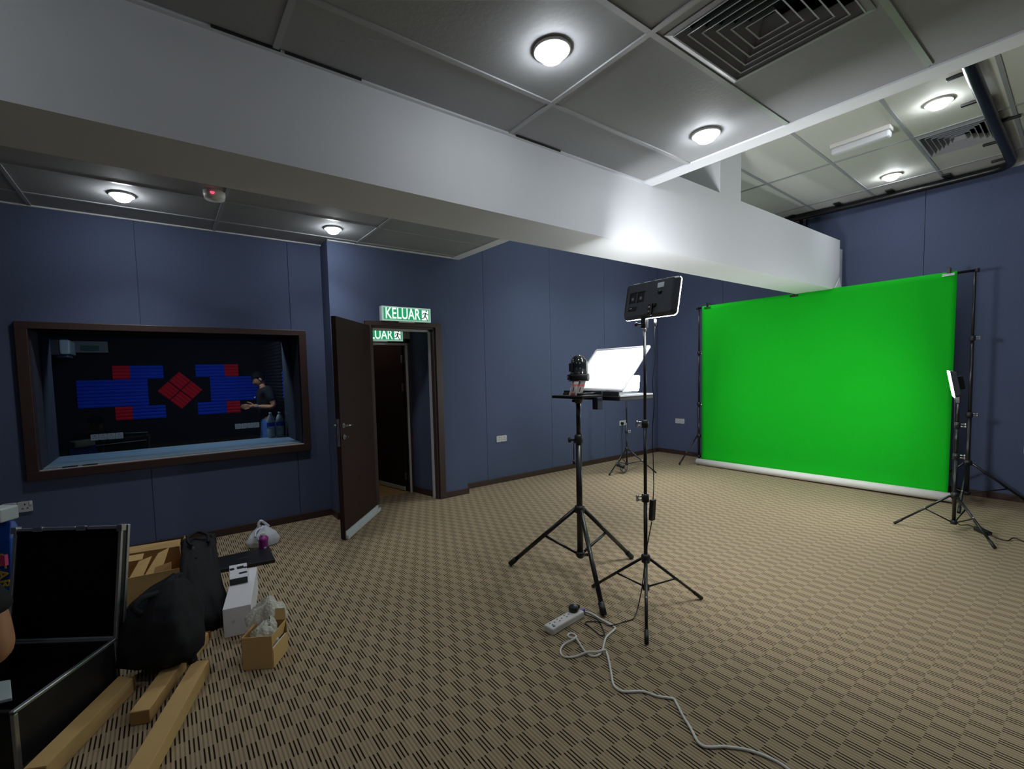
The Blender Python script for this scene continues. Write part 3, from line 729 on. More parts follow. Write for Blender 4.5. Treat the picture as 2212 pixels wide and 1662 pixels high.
def led_panel(center, nrm, label, em, W_=.372, H_=.236, roll_up=(0, 0, 1), stand_top=None, detail=True, cat='light'):
    """thin video light; nrm = direction it shines"""
    n = Vector(nrm).normalized(); up = Vector(roll_up); xx = up.cross(n).normalized()
    Mf = frame(center, xx, n)                     # local x across, y up, z = emitting side
    t = thing('led_panel', center, label, cat, 'flat led video lights on stands')
    p = MB(); p.prism(rrect(W_, H_, .022), -.002, .012, Mf); p.build('front_rim', BLKP, t, bevel=.003)
    p = MB(); p.prism(rrect(W_ + .002, H_ + .002, .023), .010, .0135, Mf); p.build('led_face', em, t, bevel=.001)
    p = MB(); A = rrect(W_, H_, .022); B = rrect(W_ - .03, H_ - .03, .016); n_ = len(A)
    vs = [Mf @ Vector((*q, -.002)) for q in A] + [Mf @ Vector((*q, -.030)) for q in B]
    p.add(vs, [list(range(n_)), list(range(n_, 2 * n_))[::-1]] + [(i, n_ + i, n_ + (i + 1) % n_, (i + 1) % n_) for i in range(n_)]); p.build('back_shell', SHELL, t)
    if detail:
        def bx(nm, m, x0, x1, y0, y1, z0=-.034, z1=-.029, bev=0): return boxobj(nm, m, t, x0, x1, y0, y1, z0, z1, bev, Mf)
        s_ = -1                                    # seen from behind, local +x lies to the left or right according to n
        bx('battery_bay', VENTK, s_ * -.115 - .022, s_ * -.115 + .022, -.02, .045, -.031, -.0295); bx('battery_bay', VENTK, s_ * -.055 - .022, s_ * -.055 + .022, -.02, .045, -.031, -.0295)
        for k in (-.115, -.055):
            bx('battery_rail', BLKM, s_ * k - .026, s_ * k + .026, .045, .050); bx('battery_rail', BLKM, min(s_ * (k - .026), s_ * (k - .021)), max(s_ * (k - .026), s_ * (k - .021)), -.024, .05)
            bx('print_marks', DKPRINT, s_ * k - .006, s_ * k + .010, -.002, .016, -.0312, -.0308)
        bx('display', STICK, s_ * .078 - .022, s_ * .078 + .022, .052, .084, -.0335, -.029, .001)
        p = MB(); p.lathe([(.013, -.030), (.012, -.042), (.001, -.043)], Mf @ T(s_ * .078, .025, 0), 16); p.build('dial', BLKM, t)
        bx('port_panel', VENTK, s_ * -.112 - .03, s_ * -.112 + .03, -.072, -.046, -.032, -.029)
        bx('port_mark', STICK, s_ * -.125 - .011, s_ * -.125 + .011, -.056, -.053, -.0327, -.0318)
        bx('power_inlet', BLKM, s_ * .055 - .008, s_ * .055 + .008, -.060, -.046, -.042, -.029)
        for k in range(14):
            y_ = .085 - k * .0105 - (.012 if k > 6 else 0)
            for sx in (-1, 1): bx('cooling_fin', BLKM, sx * (W_ / 2 - .022) - .007, sx * (W_ / 2 - .022) + .007, y_ - .003, y_ + .003, -.030, -.018)
        for k in range(4):
            x_ = -.118 + k * .079
            for j in range(6): bx('vent_slit', STICK, x_ - .02 + j * .008 - .002, x_ - .02 + j * .008 + .002, H_ / 2 - .012, H_ / 2 - .002, -.012, -.004)
    return t, Mf

# camera tripod in the middle of the room
TC = (2.474, 2.373)
tp = tripod('camera_tripod', TC, ((2.194, 2.871), (3.049, 2.353), (2.178, 1.896)), 'sturdy black tripod carrying the dome camera and prompter plate', .53, .185,
            ((.155, 1.06, .0225), (1.04, 1.355, .0165)), .0165, .0225, cat='tripod', brace_k=.46)
p = MB(); p.lathe([(.026, 1.02), (.032, 1.025), (.032, 1.075), (.024, 1.085), (.018, 1.09)], T(TC[0], TC[1], 0), 16); p.build('collar', BLKP, tp)
p = MB(); a = Vector((TC[0], TC[1], 1.045)); lv = Vector(LEFTV).normalized()
p.tube([a + lv * .03, a + lv * .06], .008, 8); p.lathe([(.001, 0), (.018, .002), (.021, .012), (.018, .022), (.001, .024)], frame(a + lv * .055, (0, 0, 1), lv), 8); p.build('knob', BLKP, tp)
p = MB(); p.tube([a + lv * .036 + Vector((0, 0, -.01)), a + lv * .038 + Vector((0, 0, -.16))], .004, 6); p.tube([a + lv * .038 + Vector((0, 0, -.15)), a + lv * .038 + Vector((0, 0, -.18))], .009, 8); p.build('safety_pin', BLKM, tp)
p = MB(); p.lathe([(.019, 1.315), (.030, 1.325), (.034, 1.345), (.05, 1.358), (.05, 1.362)], T(TC[0], TC[1], 0), 16); p.build('top_socket', BLKP, tp)
p = MB(); p.tube([Vector((TC[0], TC[1], 1.335)) + lv * .03, Vector((TC[0], TC[1], 1.335)) + lv * .045], .011, 8); p.build('knob', BLKP, tp)
# mounting plate with rods, a thing of its own
t = thing('camera_plate', (TC[0], TC[1], 1.364), 'flat black mounting plate on the camera tripod', 'plate')
boxobj('plate', BLKP, t, TC[0] - .12, TC[0] + .10, 2.225, 2.515, 1.362, 1.378, .003)
boxobj('plate_lip', BLKM, t, TC[0] - .125, TC[0] - .115, 2.22, 2.52, 1.356, 1.376, .002)
for y in (2.30, 2.44): tubeobj('rod', BLKM, t, [(TC[0] - .08, y, 1.388), (2.66, y, 1.388)], .008, 10)
boxobj('battery_box', mat('navy_plastic', srgb(24, 28, 44), .5), t, TC[0] + .02, TC[0] + .075, 2.205, 2.255, 1.275, 1.362, .004)
# riser and dome camera
cx, cy2 = 2.452, 2.350
t = thing('camera_riser', (cx, cy2, 1.378), 'slanted silver and red riser brackets under the dome camera', 'bracket')
for y, m_, zo in ((cy2 + .035, SILV, 0), (cy2 - .030, SILV, 0)):
    p = MB(); p.hexa([(cx - .055, y - .008, 1.379), (cx + .0, y - .008, 1.379), (cx + .0, y + .008, 1.379), (cx - .055, y + .008, 1.379)],
                     [(cx - .015, y - .008, 1.478), (cx + .04, y - .008, 1.478), (cx + .04, y + .008, 1.478), (cx - .015, y + .008, 1.478)]); p.build('slotted_arm', m_, t, bevel=.002)
    p = MB(); p.hexa([(cx - .053, y - .010, 1.379), (cx - .01, y - .010, 1.379), (cx - .01, y + .010, 1.379), (cx - .053, y + .010, 1.379)],
                     [(cx - .047, y - .010, 1.394), (cx - .004, y - .010, 1.394), (cx - .004, y + .010, 1.394), (cx - .047, y + .010, 1.394)]); p.build('red_foot', REDM, t, bevel=.002)
    p = MB(); p.hexa([(cx - .030, y - .0095, 1.44), (cx + .022, y - .0095, 1.44), (cx + .022, y + .0095, 1.44), (cx - .030, y + .0095, 1.44)],
                     [(cx - .024, y - .0095, 1.456), (cx + .028, y - .0095, 1.456), (cx + .028, y + .0095, 1.456), (cx - .024, y + .0095, 1.456)]); p.build('red_band', REDM, t)
    p = MB(); p.hexa([(cx - .032, y - .0105, 1.405), (cx - .026, y - .0105, 1.405), (cx - .026, y + .0105, 1.405), (cx - .032, y + .0105, 1.405)],
                     [(cx - .020, y - .0105, 1.435), (cx - .014, y - .0105, 1.435), (cx - .014, y + .0105, 1.435), (cx - .020, y + .0105, 1.435)]); p.build('slot', VENTK, t)
boxobj('top_plate', SILV, t, cx - .045, cx + .055, cy2 - .055, cy2 + .055, 1.478, 1.484, .002)
t = thing('dome_camera', (cx + .01, cy2, 1.484), 'glossy black dome camera with a rounded head on the tripod', 'camera')
kx = cx + .012
p = MB(); p.lathe([(.066, 1.485), (.073, 1.490), (.073, 1.522), (.070, 1.530)], T(kx, cy2, 0), 28); p.build('base', BLKP, t)
p = MB(); p.prism([(-.028, -.02), (.028, -.02), (.028, .02), (-.028, .02)], 0, .012, frame((kx - .060, cy2 + .038, 1.508), (.55, .83, 0), (-.83, .55, 0))); pb = p.build('connector_panel', BLKM, t, bevel=.002)
p = MB(); p.lathe([(.006, .012), (.006, .018), (.001, .018)], frame((kx - .060, cy2 + .038, 1.508), (.55, .83, 0), (-.83, .55, 0)), 10); p.build('connector', CHROME, pb)
p = MB(); p.lathe([(.070, 1.530), (.064, 1.536), (.0635, 1.590), (.062, 1.612), (.055, 1.637), (.042, 1.656), (.024, 1.666), (.001, 1.669)], T(kx, cy2, 0), 32); p.build('head', BLKG, t)
p = MB(); p.box(-.034, .034, -.030, .030, -.004, .004, frame((kx - .058, cy2 + .027, 1.580), (.45, .89, 0), (-.89, .45, 0))); p.build('lens_slot', VENTK, t, bevel=.003)

# prompter: glass at 45 degrees over a tray, its bright reflection painted matte white
gx0, gx1, gz0, gz1, gy0, gy1 = 2.650, 2.966, 1.408, 1.723, 2.110, 2.626
t = thing('teleprompter', (2.65, 2.37, 1.385), 'tilted prompter glass with its reflection painted white in a grey frame above its black tray', 'teleprompter')
GM = frame(((gx0 + gx1) / 2, (gy0 + gy1) / 2, (gz0 + gz1) / 2), (0, -1, 0), (-1, 0, 1))
gw, gh = gy1 - gy0, math.hypot(gx1 - gx0, gz1 - gz0)
boxobj('sheet', SAGE, t, -gw / 2 + .012, gw / 2 - .012, -gh / 2 + .012, gh / 2 - .012, -.003, .003, 0, GM)
for s_ in (-1, 1):
    boxobj('frame_bar', GRYF, t, -gw / 2, gw / 2, s_ * gh / 2 - .007, s_ * gh / 2 + .007, -.007, .006, .002, GM)
    boxobj('frame_bar', GRYF, t, s_ * gw / 2 - .007, s_ * gw / 2 + .007, -gh / 2, gh / 2, -.007, .006, .002, GM)
boxobj('tray', BLKP, t, 2.60, 2.985, 2.095, 2.640, 1.335, 1.362, .003)
boxobj('tray_rim', GRYF, t, 2.60, 2.985, 2.090, 2.645, 1.362, 1.374, .002)
boxobj('tray_rim', BLKP, t, 2.592, 2.602, 2.10, 2.64, 1.372, 1.402, .002)
boxobj('hinge_block', BLKP, t, 2.575, 2.66, 2.24, 2.50, 1.378, 1.404, .003)

# light stand in front, with its lamp
LC = (2.475, 1.798)
ls = tripod('light_stand', LC, ((2.135, 1.548), (2.858, 1.640), (2.425, 2.205)), 'tall thin black light stand nearest to the viewpoint', .337, .143,
            ((.13, .74, .0125), (.72, 1.22, .0108), (1.20, 1.815, .0092)), .0095, .0125, brace_k=.5)
clamp(ls, LC, .732, .0125, LEFTV); clamp(ls, LC, 1.210, .0108, LEFTV)
p = MB(); p.lathe([(.011, 1.792), (.013, 1.796), (.013, 1.815), (.006, 1.82)], T(LC[0], LC[1], 0), 12); p.build('spigot', CHROME, ls)
led1, M1 = led_panel((2.488, 1.757, 1.985), (.975, 0, -.222), 'black led light panel seen from behind on the tall front stand', E_LED1)
c0 = Vector((LC[0], LC[1], 0))
boxobj('yoke', BLKP, led1, LC[0] - .016, LC[0] + .016, LC[1] - .017, LC[1] + .017, 1.81, 1.905, .003)
p = MB(); p.box(-.015, .015, -.12, -.045, -.050, -.034, M1 @ T(-.03, 0, 0)); p.build('yoke_plate', BLKM, led1, bevel=.003)
for dz in (-.098, -.070):
    p = MB(); p.lathe([(.006, -.049), (.006, -.054), (.001, -.055)], M1 @ T(-.03, dz, 0), 10); p.build('screw', CHROME, led1)
p = MB(); a = c0 + Vector((0, 0, 1.835)); p.tube([a, a + lv * .05], .006, 8); p.lathe([(.001, 0), (.013, .002), (.015, .012), (.001, .018)], frame(a + lv * .045, (0, 0, 1), lv), 8)
a2 = c0 + Vector((0, 0, 1.875)); p.tube([a2, a2 - lv * .05], .008, 8); p.tube([a2 + Vector((0, 0, .018)), a2 - lv * .035 + Vector((0, 0, .018))], .006, 8); p.build('tilt_knob', BLKP, led1)

# second stand close to the far corner
SC = (5.70, 4.47)
s2 = tripod('light_stand', SC, ((5.286, 4.466), (5.913, 4.108), (5.905, 4.83)), 'thin light stand close to the far blue wall', .352, .125,
            ((.105, .75, .0125), (.73, 1.215, .0105)), .0095, .0125, brace_k=.5)
clamp(s2, SC, .62, .0125, (.8, -.6, 0))
led2, M2 = led_panel((5.69, 4.44, 1.352), (-.42, -.88, -.15), 'lit led panel glowing towards the viewpoint near the far corner', E_LED2, detail=False)
boxobj('yoke', BLKP, led2, SC[0] - .014, SC[0] + .014, SC[1] - .012, SC[1] + .014, 1.19, 1.30, .003)
t = thing('power_adapter', (5.60, 4.50, .10), 'black power adapter and coiled cord hung on the legs of the far light stand', 'adapter')
p = MB(); p.box(-.03, .03, -.055, .055, -.02, .02, T(5.545, 4.462, .115) @ Matrix.Rotation(.8, 4, 'Y') @ Z(.3)); p.build('brick', BLKP, t, bevel=.005)
p = MB()
for k in range(3):
    p.tube([(5.56 + .05 * math.cos(a_), 4.44 + .03 * math.sin(a_) - .02 * k, .07 + .055 * math.sin(a_ + k * .5)) for a_ in [i * PI / 8 for i in range(16)]], .004, 6, True)
p.build('cord', BLKP, t)

# third stand at the right
RC = (5.78, .907)
s3 = tripod('light_stand', RC, ((5.662, 1.295), (5.496, .616), (6.18, .81)), 'black light stand at the right in front of the backdrop edge', .345, .095,
            ((.075, .715, .0135), (.69, .99, .0115), (.98, 1.20, .0095)), .0095, .0135, brace_k=.45)
clamp(s3, RC, .702, .0135, (.15, -.99, 0)); clamp(s3, RC, .985, .0115, (.15, -.99, 0))
led3, M3 = led_panel((5.775, .945, 1.356), (-.20, .96, -.17), 'led panel seen edge on with a bright rim before the backdrop', E_LED3, detail=True)
boxobj('yoke', BLKP, led3, RC[0] - .014, RC[0] + .014, RC[1] - .014, RC[1] + .014, 1.18, 1.26, .003)
boxobj('battery', BLKP, led3, -.06, .06, -.06, .06, -.07, -.03, .006, M3)
t = thing('power_adapter', (5.92, .74, .0), 'black power adapter lying on the carpet by the right light stand', 'adapter')
p = MB(); p.box(-.075, .075, -.028, .028, 0, .036, T(5.945, .745, 0) @ Z(.62)); p.build('brick', BLKP, t, bevel=.005)
p = MB(); p.tube(smooth_path([(5.885, .70, .015), (5.83, .64, .008), (5.82, .58, .006), (5.90, .55, .02), (5.88, .47, .006), (5.86, .30, .006), (5.80, .0, .006)], 5), .005, 6)
p.tube(smooth_path([(6.0, .79, .02), (6.03, .85, .03), (5.90, .90, .06), (5.80, .925, .30), (5.795, .925, .9), (5.79, .93, 1.22)], 5), .004, 6); p.build('cord', BLKP, t)

# ================================================================= GREEN BACKDROP
XS = 7.0
t = thing('green_backdrop', (XS, 2.57, 0), 'bright green chroma cloth hung from the crossbar before the back wall', 'backdrop')
p = MB(); ny, nz = 60, 40; y0, y1 = 1.137, 4.006; vs = []; fs = []
for side in (0, 1):
    for j in range(nz + 1):
        for i in range(ny + 1):
            y = y0 + (y1 - y0) * i / ny; z = .075 + (2.523 - .075) * j / nz
            k = 1 - j / nz
            yy = y + (.018 * k if i > ny / 2 else .012 * k) * (1 if i == 0 else 0)
            x = XS - .022 + .004 * math.sin(y * 7 + z * 1.3) * (1 - j / nz) + .003 * math.sin(y * 19 + 2 * z) * (1 - j / nz) + (.003 if side else 0)
            if k > .95: x -= .012
            vs.append((x, yy, z))
st = (ny + 1) * (nz + 1)
for j in range(nz):
    for i in range(ny):
        a = j * (ny + 1) + i
        fs.append((a, a + 1, a + ny + 2, a + ny + 1)); fs.append((st + a, st + a + ny + 1, st + a + ny + 2, st + a + 1))
for j in range(nz):
    for i in (0, ny):
        a = j * (ny + 1) + i; fs.append((a, a + ny + 1, st + a + ny + 1, st + a))
for i in range(ny):
    for j in (0, nz):
        a = j * (ny + 1) + i; fs.append((a, a + 1, st + a + 1, st + a))
p.add(vs, fs, True); p.tube([(XS, 1.137, 2.505), (XS, 4.006, 2.505)], .0215, 12)
p.build('cloth', GREEN, t)
p = MB(); p.tube([(6.945, 1.10, .068), (6.945, 4.06, .052)], .050, 24); p.build('card_tube', TUBEW, t)
t = thing('backdrop_crossbar', (XS, 2.55, 2.505), 'thin black crossbar carrying the green cloth', 'pole')
tubeobj('bar', BLKM, t, [(XS, .99, 2.505), (XS, 4.09, 2.505)], .014, 12)
for y in (.99, 4.09): tubeobj('bar_end', BLKP, t, [(XS, y - .015, 2.505), (XS, y + .015, 2.505)], .021, 12)
for yy, ft, lab in ((4.066, ((6.705, 4.226), (7.05, 3.72), (7.33, 4.25)), 'black backdrop stand at the left edge of the green cloth'),
                    (1.008, ((6.54, .992), (7.36, .56), (7.30, 1.45)), 'black backdrop stand at the right edge of the green cloth')):
    st_ = tripod('backdrop_stand', (XS, yy), ft, lab, .47, .13, ((.115, .98, .0175), (.95, 1.80, .0145), (1.77, 2.485, .0115)), .0115, .0175, brace_k=.6)
    clamp(st_, (XS, yy), .985, .0175, (.3, -.95, 0)); clamp(st_, (XS, yy), 1.80, .0145, (.3, -.95, 0))
for y, lab in ((3.915, 'black spring clip at the left end of the backdrop bar'), (2.703, 'black spring clip at the middle of the backdrop bar below the beam'), (1.205, 'black spring clip at the right end of the backdrop bar')):
    t = thing('spring_clip', (XS, y, 2.5), lab, 'clip', 'spring clips on the backdrop bar')
    for s_ in (-1, 1):
        p = MB(); x = XS + s_ * .030
        p.hexa([(x - .004, y - .05, 2.482), (x + .004, y - .05, 2.482), (x + .004, y + .05, 2.482), (x - .004, y + .05, 2.482)],
               [(x - s_ * .008 - .004, y - .05, 2.507), (x - s_ * .008 + .004, y - .05, 2.507), (x - s_ * .008 + .004, y + .05, 2.507), (x - s_ * .008 - .004, y + .05, 2.507)])
        p.build('jaw', ALU if y < 2 else BLKM, t, bevel=.002)
        p = MB(); x = XS + s_ * .022; x2 = XS + s_ * .034
        p.hexa([(x - .004, y - .016, 2.507), (x + .004, y - .016, 2.507), (x + .004, y + .016, 2.507), (x - .004, y + .016, 2.507)],
               [(x2 - .004, y - .011, 2.575), (x2 + .004, y - .011, 2.575), (x2 + .004, y + .011, 2.575), (x2 - .004, y + .011, 2.575)]); p.build('grip', BLKP, t, bevel=.002)
    p = MB(); p.tube([(XS - .024, y, 2.532), (XS + .024, y, 2.532)], .011, 10); p.build('spring', CHROME, t)

# ================================================================= POWER STRIP AND CABLES
PS = T(1.925, 1.985, 0) @ Z(math.atan2(.025, .262) + .0)
t = thing('power_strip', (1.925, 1.985, 0), 'white four way power strip on the carpet in front of the tripod', 'power strip')
boxobj('body', WPL, t, -.150, .150, -.036, .036, 0, .042, .008, PS)
for k in range(4):
    x = -.098 + k * .066
    q = MB(); q.box(x - .022, x - .010, -.006, .000, .0415, .0428, PS); q.box(x - .022, x - .010, .016, .022, .0415, .0428, PS); q.box(x + .010, x + .018, .004, .012, .0415, .0428, PS)
    q.build('pin_holes', SOCKD, t)['kind'] = 'stuff'
p = MB(); p.lathe([(.009, .0415), (.009, .0435), (.001, .0435)], PS @ T(-.118, -.018, 0), 12); p.build('indicator_lamp', GREYP, t)
p = MB(); p.prism(rrect(.03, .024, .006, 3), .148, .19, PS @ T(0, 0, .02) @ Matrix.Rotation(PI / 2, 4, 'Y')); p.build('cord_boot', mat('lilac_plastic', srgb(126, 104, 176), .5), t, bevel=.002)
p = MB(); p.lathe([(.028, 0), (.030, .006), (.030, .026), (.024, .034), (.001, .035)], PS @ T(.10, .012, .043), 14); p.box(.012, .052, -.010, .010, .004, .024, PS @ T(.10, .012, .043))
tag(p.build('plug', BLKP, org=PS @ Vector((.10, .012, .043))), 'black three pin plug standing in the power strip', 'plug')
wc = [(2.109, 2.031), (2.136, 1.974), (2.134, 1.89), (2.133, 1.817), (2.13, 1.772), (2.113, 1.754), (2.038, 1.738), (1.988, 1.72), (1.93, 1.682), (1.882, 1.653), (1.836, 1.644), (1.809, 1.66), (1.807, 1.699), (1.826, 1.75), (1.849, 1.815), (1.84, 1.85), (1.843, 1.876), (1.867, 1.887), (1.885, 1.873), (1.88, 1.847), (1.848, 1.822), (1.808, 1.819), (1.762, 1.827), (1.71, 1.801), (1.686, 1.762), (1.7, 1.729), (1.747, 1.708), (1.803, 1.687), (1.848, 1.655), (1.89, 1.644), (1.895, 1.631), (1.85, 1.578), (1.787, 1.511), (1.732, 1.455), (1.711, 1.42), (1.714, 1.382), (1.746, 1.355), (1.782, 1.33), (1.801, 1.306), (1.819, 1.258), (1.86, 1.208), (1.848, 1.18), (1.801, 1.119), (1.762, 1.059), (1.725, 1.011), (1.714, 0.99), (1.716, 0.967), (1.75, 0.939), (1.779, 0.919), (1.831, 0.862), (1.859, 0.804), (1.87, 0.741), (1.852, 0.671), (1.823, 0.587), (1.70, .2), (1.4, -.6), (1.0, -1.6)]
zz = [.0065] * len(wc)
for i in (14, 20, 21, 27, 28, 29): zz[i] = .017
p = MB(); p.tube(smooth_path([(x, y, z) for (x, y), z in zip(wc, zz)], 4), .006, 8)
tag(p.build('extension_cable', WPL, org=(1.85, 1.6, 0)), 'white extension cable looping and winding across the carpet', 'cable')
bk = [(2.051, 2.02, .06), (2.08, 1.971, .02), (2.114, 1.927, .006), (2.116, 1.892, .006), (2.088, 1.841, .006), (2.039, 1.772, .006), (2.014, 1.754, .006), (1.996, 1.768, .006), (2.006, 1.812, .006), (2.02, 1.887, .006), (2.023, 1.908, .006), (2.048, 1.913, .006), (2.086, 1.883, .006), (2.099, 1.841, .014), (2.116, 1.803, .006), (2.143, 1.774, .016), (2.209, 1.777, .006), (2.284, 1.76, .006), (2.335, 1.778, .006), (2.395, 1.80, .03), (2.445, 1.81, .12), (2.458, 1.803, .22), (2.462, 1.79, .36), (2.478, 1.775, .48), (2.494, 1.765, .58)]
t = thing('power_adapter', (2.497, 1.762, .58), 'black power adapter hanging on its cord beside the front light stand', 'adapter')
p = MB(); p.box(-.019, .019, -.013, .013, -.068, .068, T(2.497, 1.762, .655) @ Matrix.Rotation(.06, 4, 'X')); p.build('brick', BLKP, t, bevel=.004)
tubeobj('cord', BLKP, t, smooth_path(bk, 4), .0035, 6)
up = [(2.497, 1.758, .72), (2.500, 1.754, .80), (2.500, 1.757, 1.00), (2.496, 1.760, 1.15), (2.503, 1.750, 1.34), (2.497, 1.757, 1.47), (2.508, 1.745, 1.62), (2.500, 1.745, 1.73), (2.505, 1.742, 1.83)]
tubeobj('cord', BLKP, t, smooth_path(up, 5), .003, 6)
tubeobj('ferrite', BLKP, t, [(2.506, 1.742, 1.822), (2.506, 1.742, 1.862)], .009, 10); tubeobj('cord', BLKP, t, [(2.506, 1.742, 1.86), (2.495, 1.730, 1.905), (2.455, 1.716, 1.93)], .003, 6)

# ================================================================= FLIGHT CASE AND THINGS AROUND IT
hR, hL = Vector((-.266, 2.961, 0)), Vector((-.675, 3.245, 0))
ux = (hL - hR).normalized(); uy = Vector((ux.y, -ux.x, 0)); 
if uy.y > 0: uy = -uy                                   # towards the viewpoint
CM = Matrix(((ux.x, uy.x, 0, hR.x), (ux.y, uy.y, 0, hR.y), (0, 0, 1, 0), (0, 0, 0, 1)))   # local x left along hinge, y to the front
CW, CD, CH = .54, .505, .25
t = thing('flight_case', (hR + hL) / 2, 'open black flight case with aluminium edges and a raised lid', 'case')
th = .012
p = MB()
p.box(0, CW, 0, CD, .008, .02, CM); p.box(0, th, 0, CD, .02, CH, CM); p.box(CW - th, CW, 0, CD, .02, CH, CM); p.box(0, CW, 0, th, .02, CH, CM); p.box(0, CW, CD - th, CD, .02, CH, CM)
p.build('base_shell', BLKP, t)
boxobj('foam_lining', FOAMC, t, th, CW - th, th, CD - th, .02, .13, .006, CM)
def edge(name, x0, x1, y0, y1, z0, z1, m=ALU): return boxobj(name, m, t, x0, x1, y0, y1, z0, z1, .003, CM)
edge('rim', -.006, .014, -.004, CD + .006, CH - .004, CH + .010); edge('rim', CW - .014, CW + .006, -.004, CD + .006, CH - .004, CH + .010)
edge('rim', -.006, CW + .006, -.006, .012, CH - .004, CH + .008)
edge('rim', -.006, CW + .006, CD - .014, CD + .006, CH - .004, CH + .008, BLKM)
for x in (-.006, CW - .012): edge('corner_edge', x, x + .018, CD - .012, CD + .006, .0, CH - .004); edge('corner_edge', x, x + .018, -.006, .012, .0, CH - .004)
edge('bottom_edge', -.006, .012, 0, CD, 0, .014, BLKM); edge('bottom_edge', 0, CW, CD - .012, CD + .006, 0, .014, BLKM)
LEAN = 9.0
# lid, leaning back a few degrees
LH = .550
LM = CM @ T(0, 0, CH + .012) @ Matrix.Rotation(math.radians(LEAN), 4, 'X')
def lid(name, m, x0, x1, y0, y1, z0, z1, bev=.003): return boxobj(name, m, t, x0, x1, y0, y1, z0, z1, bev, LM)
lid('lid_shell', BLKP, 0, CW, -.052, -.040, 0, LH, 0); lid('lid_side', BLKP, 0, .010, -.052, -.004, 0, LH, 0); lid('lid_side', BLKP, CW - .010, CW, -.052, -.004, 0, LH, 0)
lid('lid_side', BLKP, 0, CW, -.052, -.004, LH - .010, LH, 0); lid('lid_side', BLKP, 0, CW, -.052, -.004, 0, .010, 0)
lid('lid_lining', FOAMC, .012, CW - .012, -.040, -.010, .012, LH - .012, .004)
lid('lid_edge', ALU, -.006, .010, -.012, .004, -.004, LH + .006); lid('lid_edge', ALU, -.006, .012, -.058, -.042, -.004, LH + .006); lid('lid_edge', ALU, CW - .010, CW + .006, -.012, .004, -.004, LH + .006)
lid('lid_edge', ALU, .0, .17, -.012, .004, LH - .008, LH + .008); lid('lid_edge', ALU, .23, .40, -.012, .004, LH - .008, LH + .008); lid('lid_edge', ALU, .44, CW, -.012, .004, LH - .008, LH + .006)
lid('lid_edge', GREYP, 0, CW, -.010, .004, -.006, .006)
for x in (.20, .42): lid('latch_plate', CHROME, x - .024, x + .024, -.006, .010, LH - .012, LH + .012)
for x in (0, CW): lid('corner_cap', CHROME, x - .014, x + .014, -.02, .012, LH - .02, LH + .014)
p = MB(); q = [(-.643, 2.811), (-.609, 2.799), (-.567, 2.633), (-.602, 2.604)]
p.hexa([(-.75, 2.85, .262), (-.745, 2.66, .262), (-.572, 2.628, .262), (-.609, 2.799, .262)][::1], [(-.75, 2.85, .276), (-.745, 2.66, .276), (-.572, 2.628, .276), (-.609, 2.799, .276)])
tag(p.build('tablet', mat('pale_tablet', srgb(196, 214, 220), .4), org=(-.67, 2.74, .262), bevel=.003), 'pale flat tablet lying over the rim of the open case', 'tablet')

# long kraft cartons
def carton_box(name, base, h, label, tape=None, flaps=None):
    """base: four floor corners ccw"""
    p = MB(); bz = [Vector((x, y, .002)) for x, y in base]; tz = [Vector((x, y, h)) for x, y in base]
    p.hexa(bz, tz); c = sum(bz, Vector()) / 4
    t = thing(name, (c.x, c.y, 0), label, 'box', 'long kraft cardboard cartons')
    p.build('carton', CARD, t, bevel=.002)
    a, d = (tz[0] + tz[1]) / 2, (tz[2] + tz[3]) / 2
    n = (d - a).normalized(); s_ = Vector((-n.y, n.x, 0))
    for e_, k in ((a, -1), (d, 1)):
        wdt = (tz[1] - tz[0]).length if k < 0 else (tz[3] - tz[2]).length
        Mf = frame(e_ + n * k * .001 - Vector((0, 0, h)), s_, (0, 0, 1))
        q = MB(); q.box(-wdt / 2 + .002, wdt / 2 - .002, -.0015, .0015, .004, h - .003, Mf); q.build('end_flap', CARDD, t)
    return t
carton_box('long_carton', ((-.5205, 2.440), (-.449, 2.404), (-.203, 2.868), (-.262, 2.930)), .075, 'long kraft carton lying against the right side of the flight case')
carton_box('long_carton', ((-.205, 2.585), (-.1315, 2.555), (.02, 2.93), (-.05, 2.97)), .066, 'short middle kraft carton lying between two longer ones')
carton_box('long_carton', ((-.32, 1.86), (-.248, 1.82), (.118, 2.806), (.047, 2.846)), .072, 'long kraft carton nearest to the viewpoint pointing out of the picture')
carton_box('long_carton', ((-.02, 3.02), (.05, 2.945), (.14, 3.165), (.08, 3.235)), .05, 'small end of a kraft carton sticking out beneath the black bag')

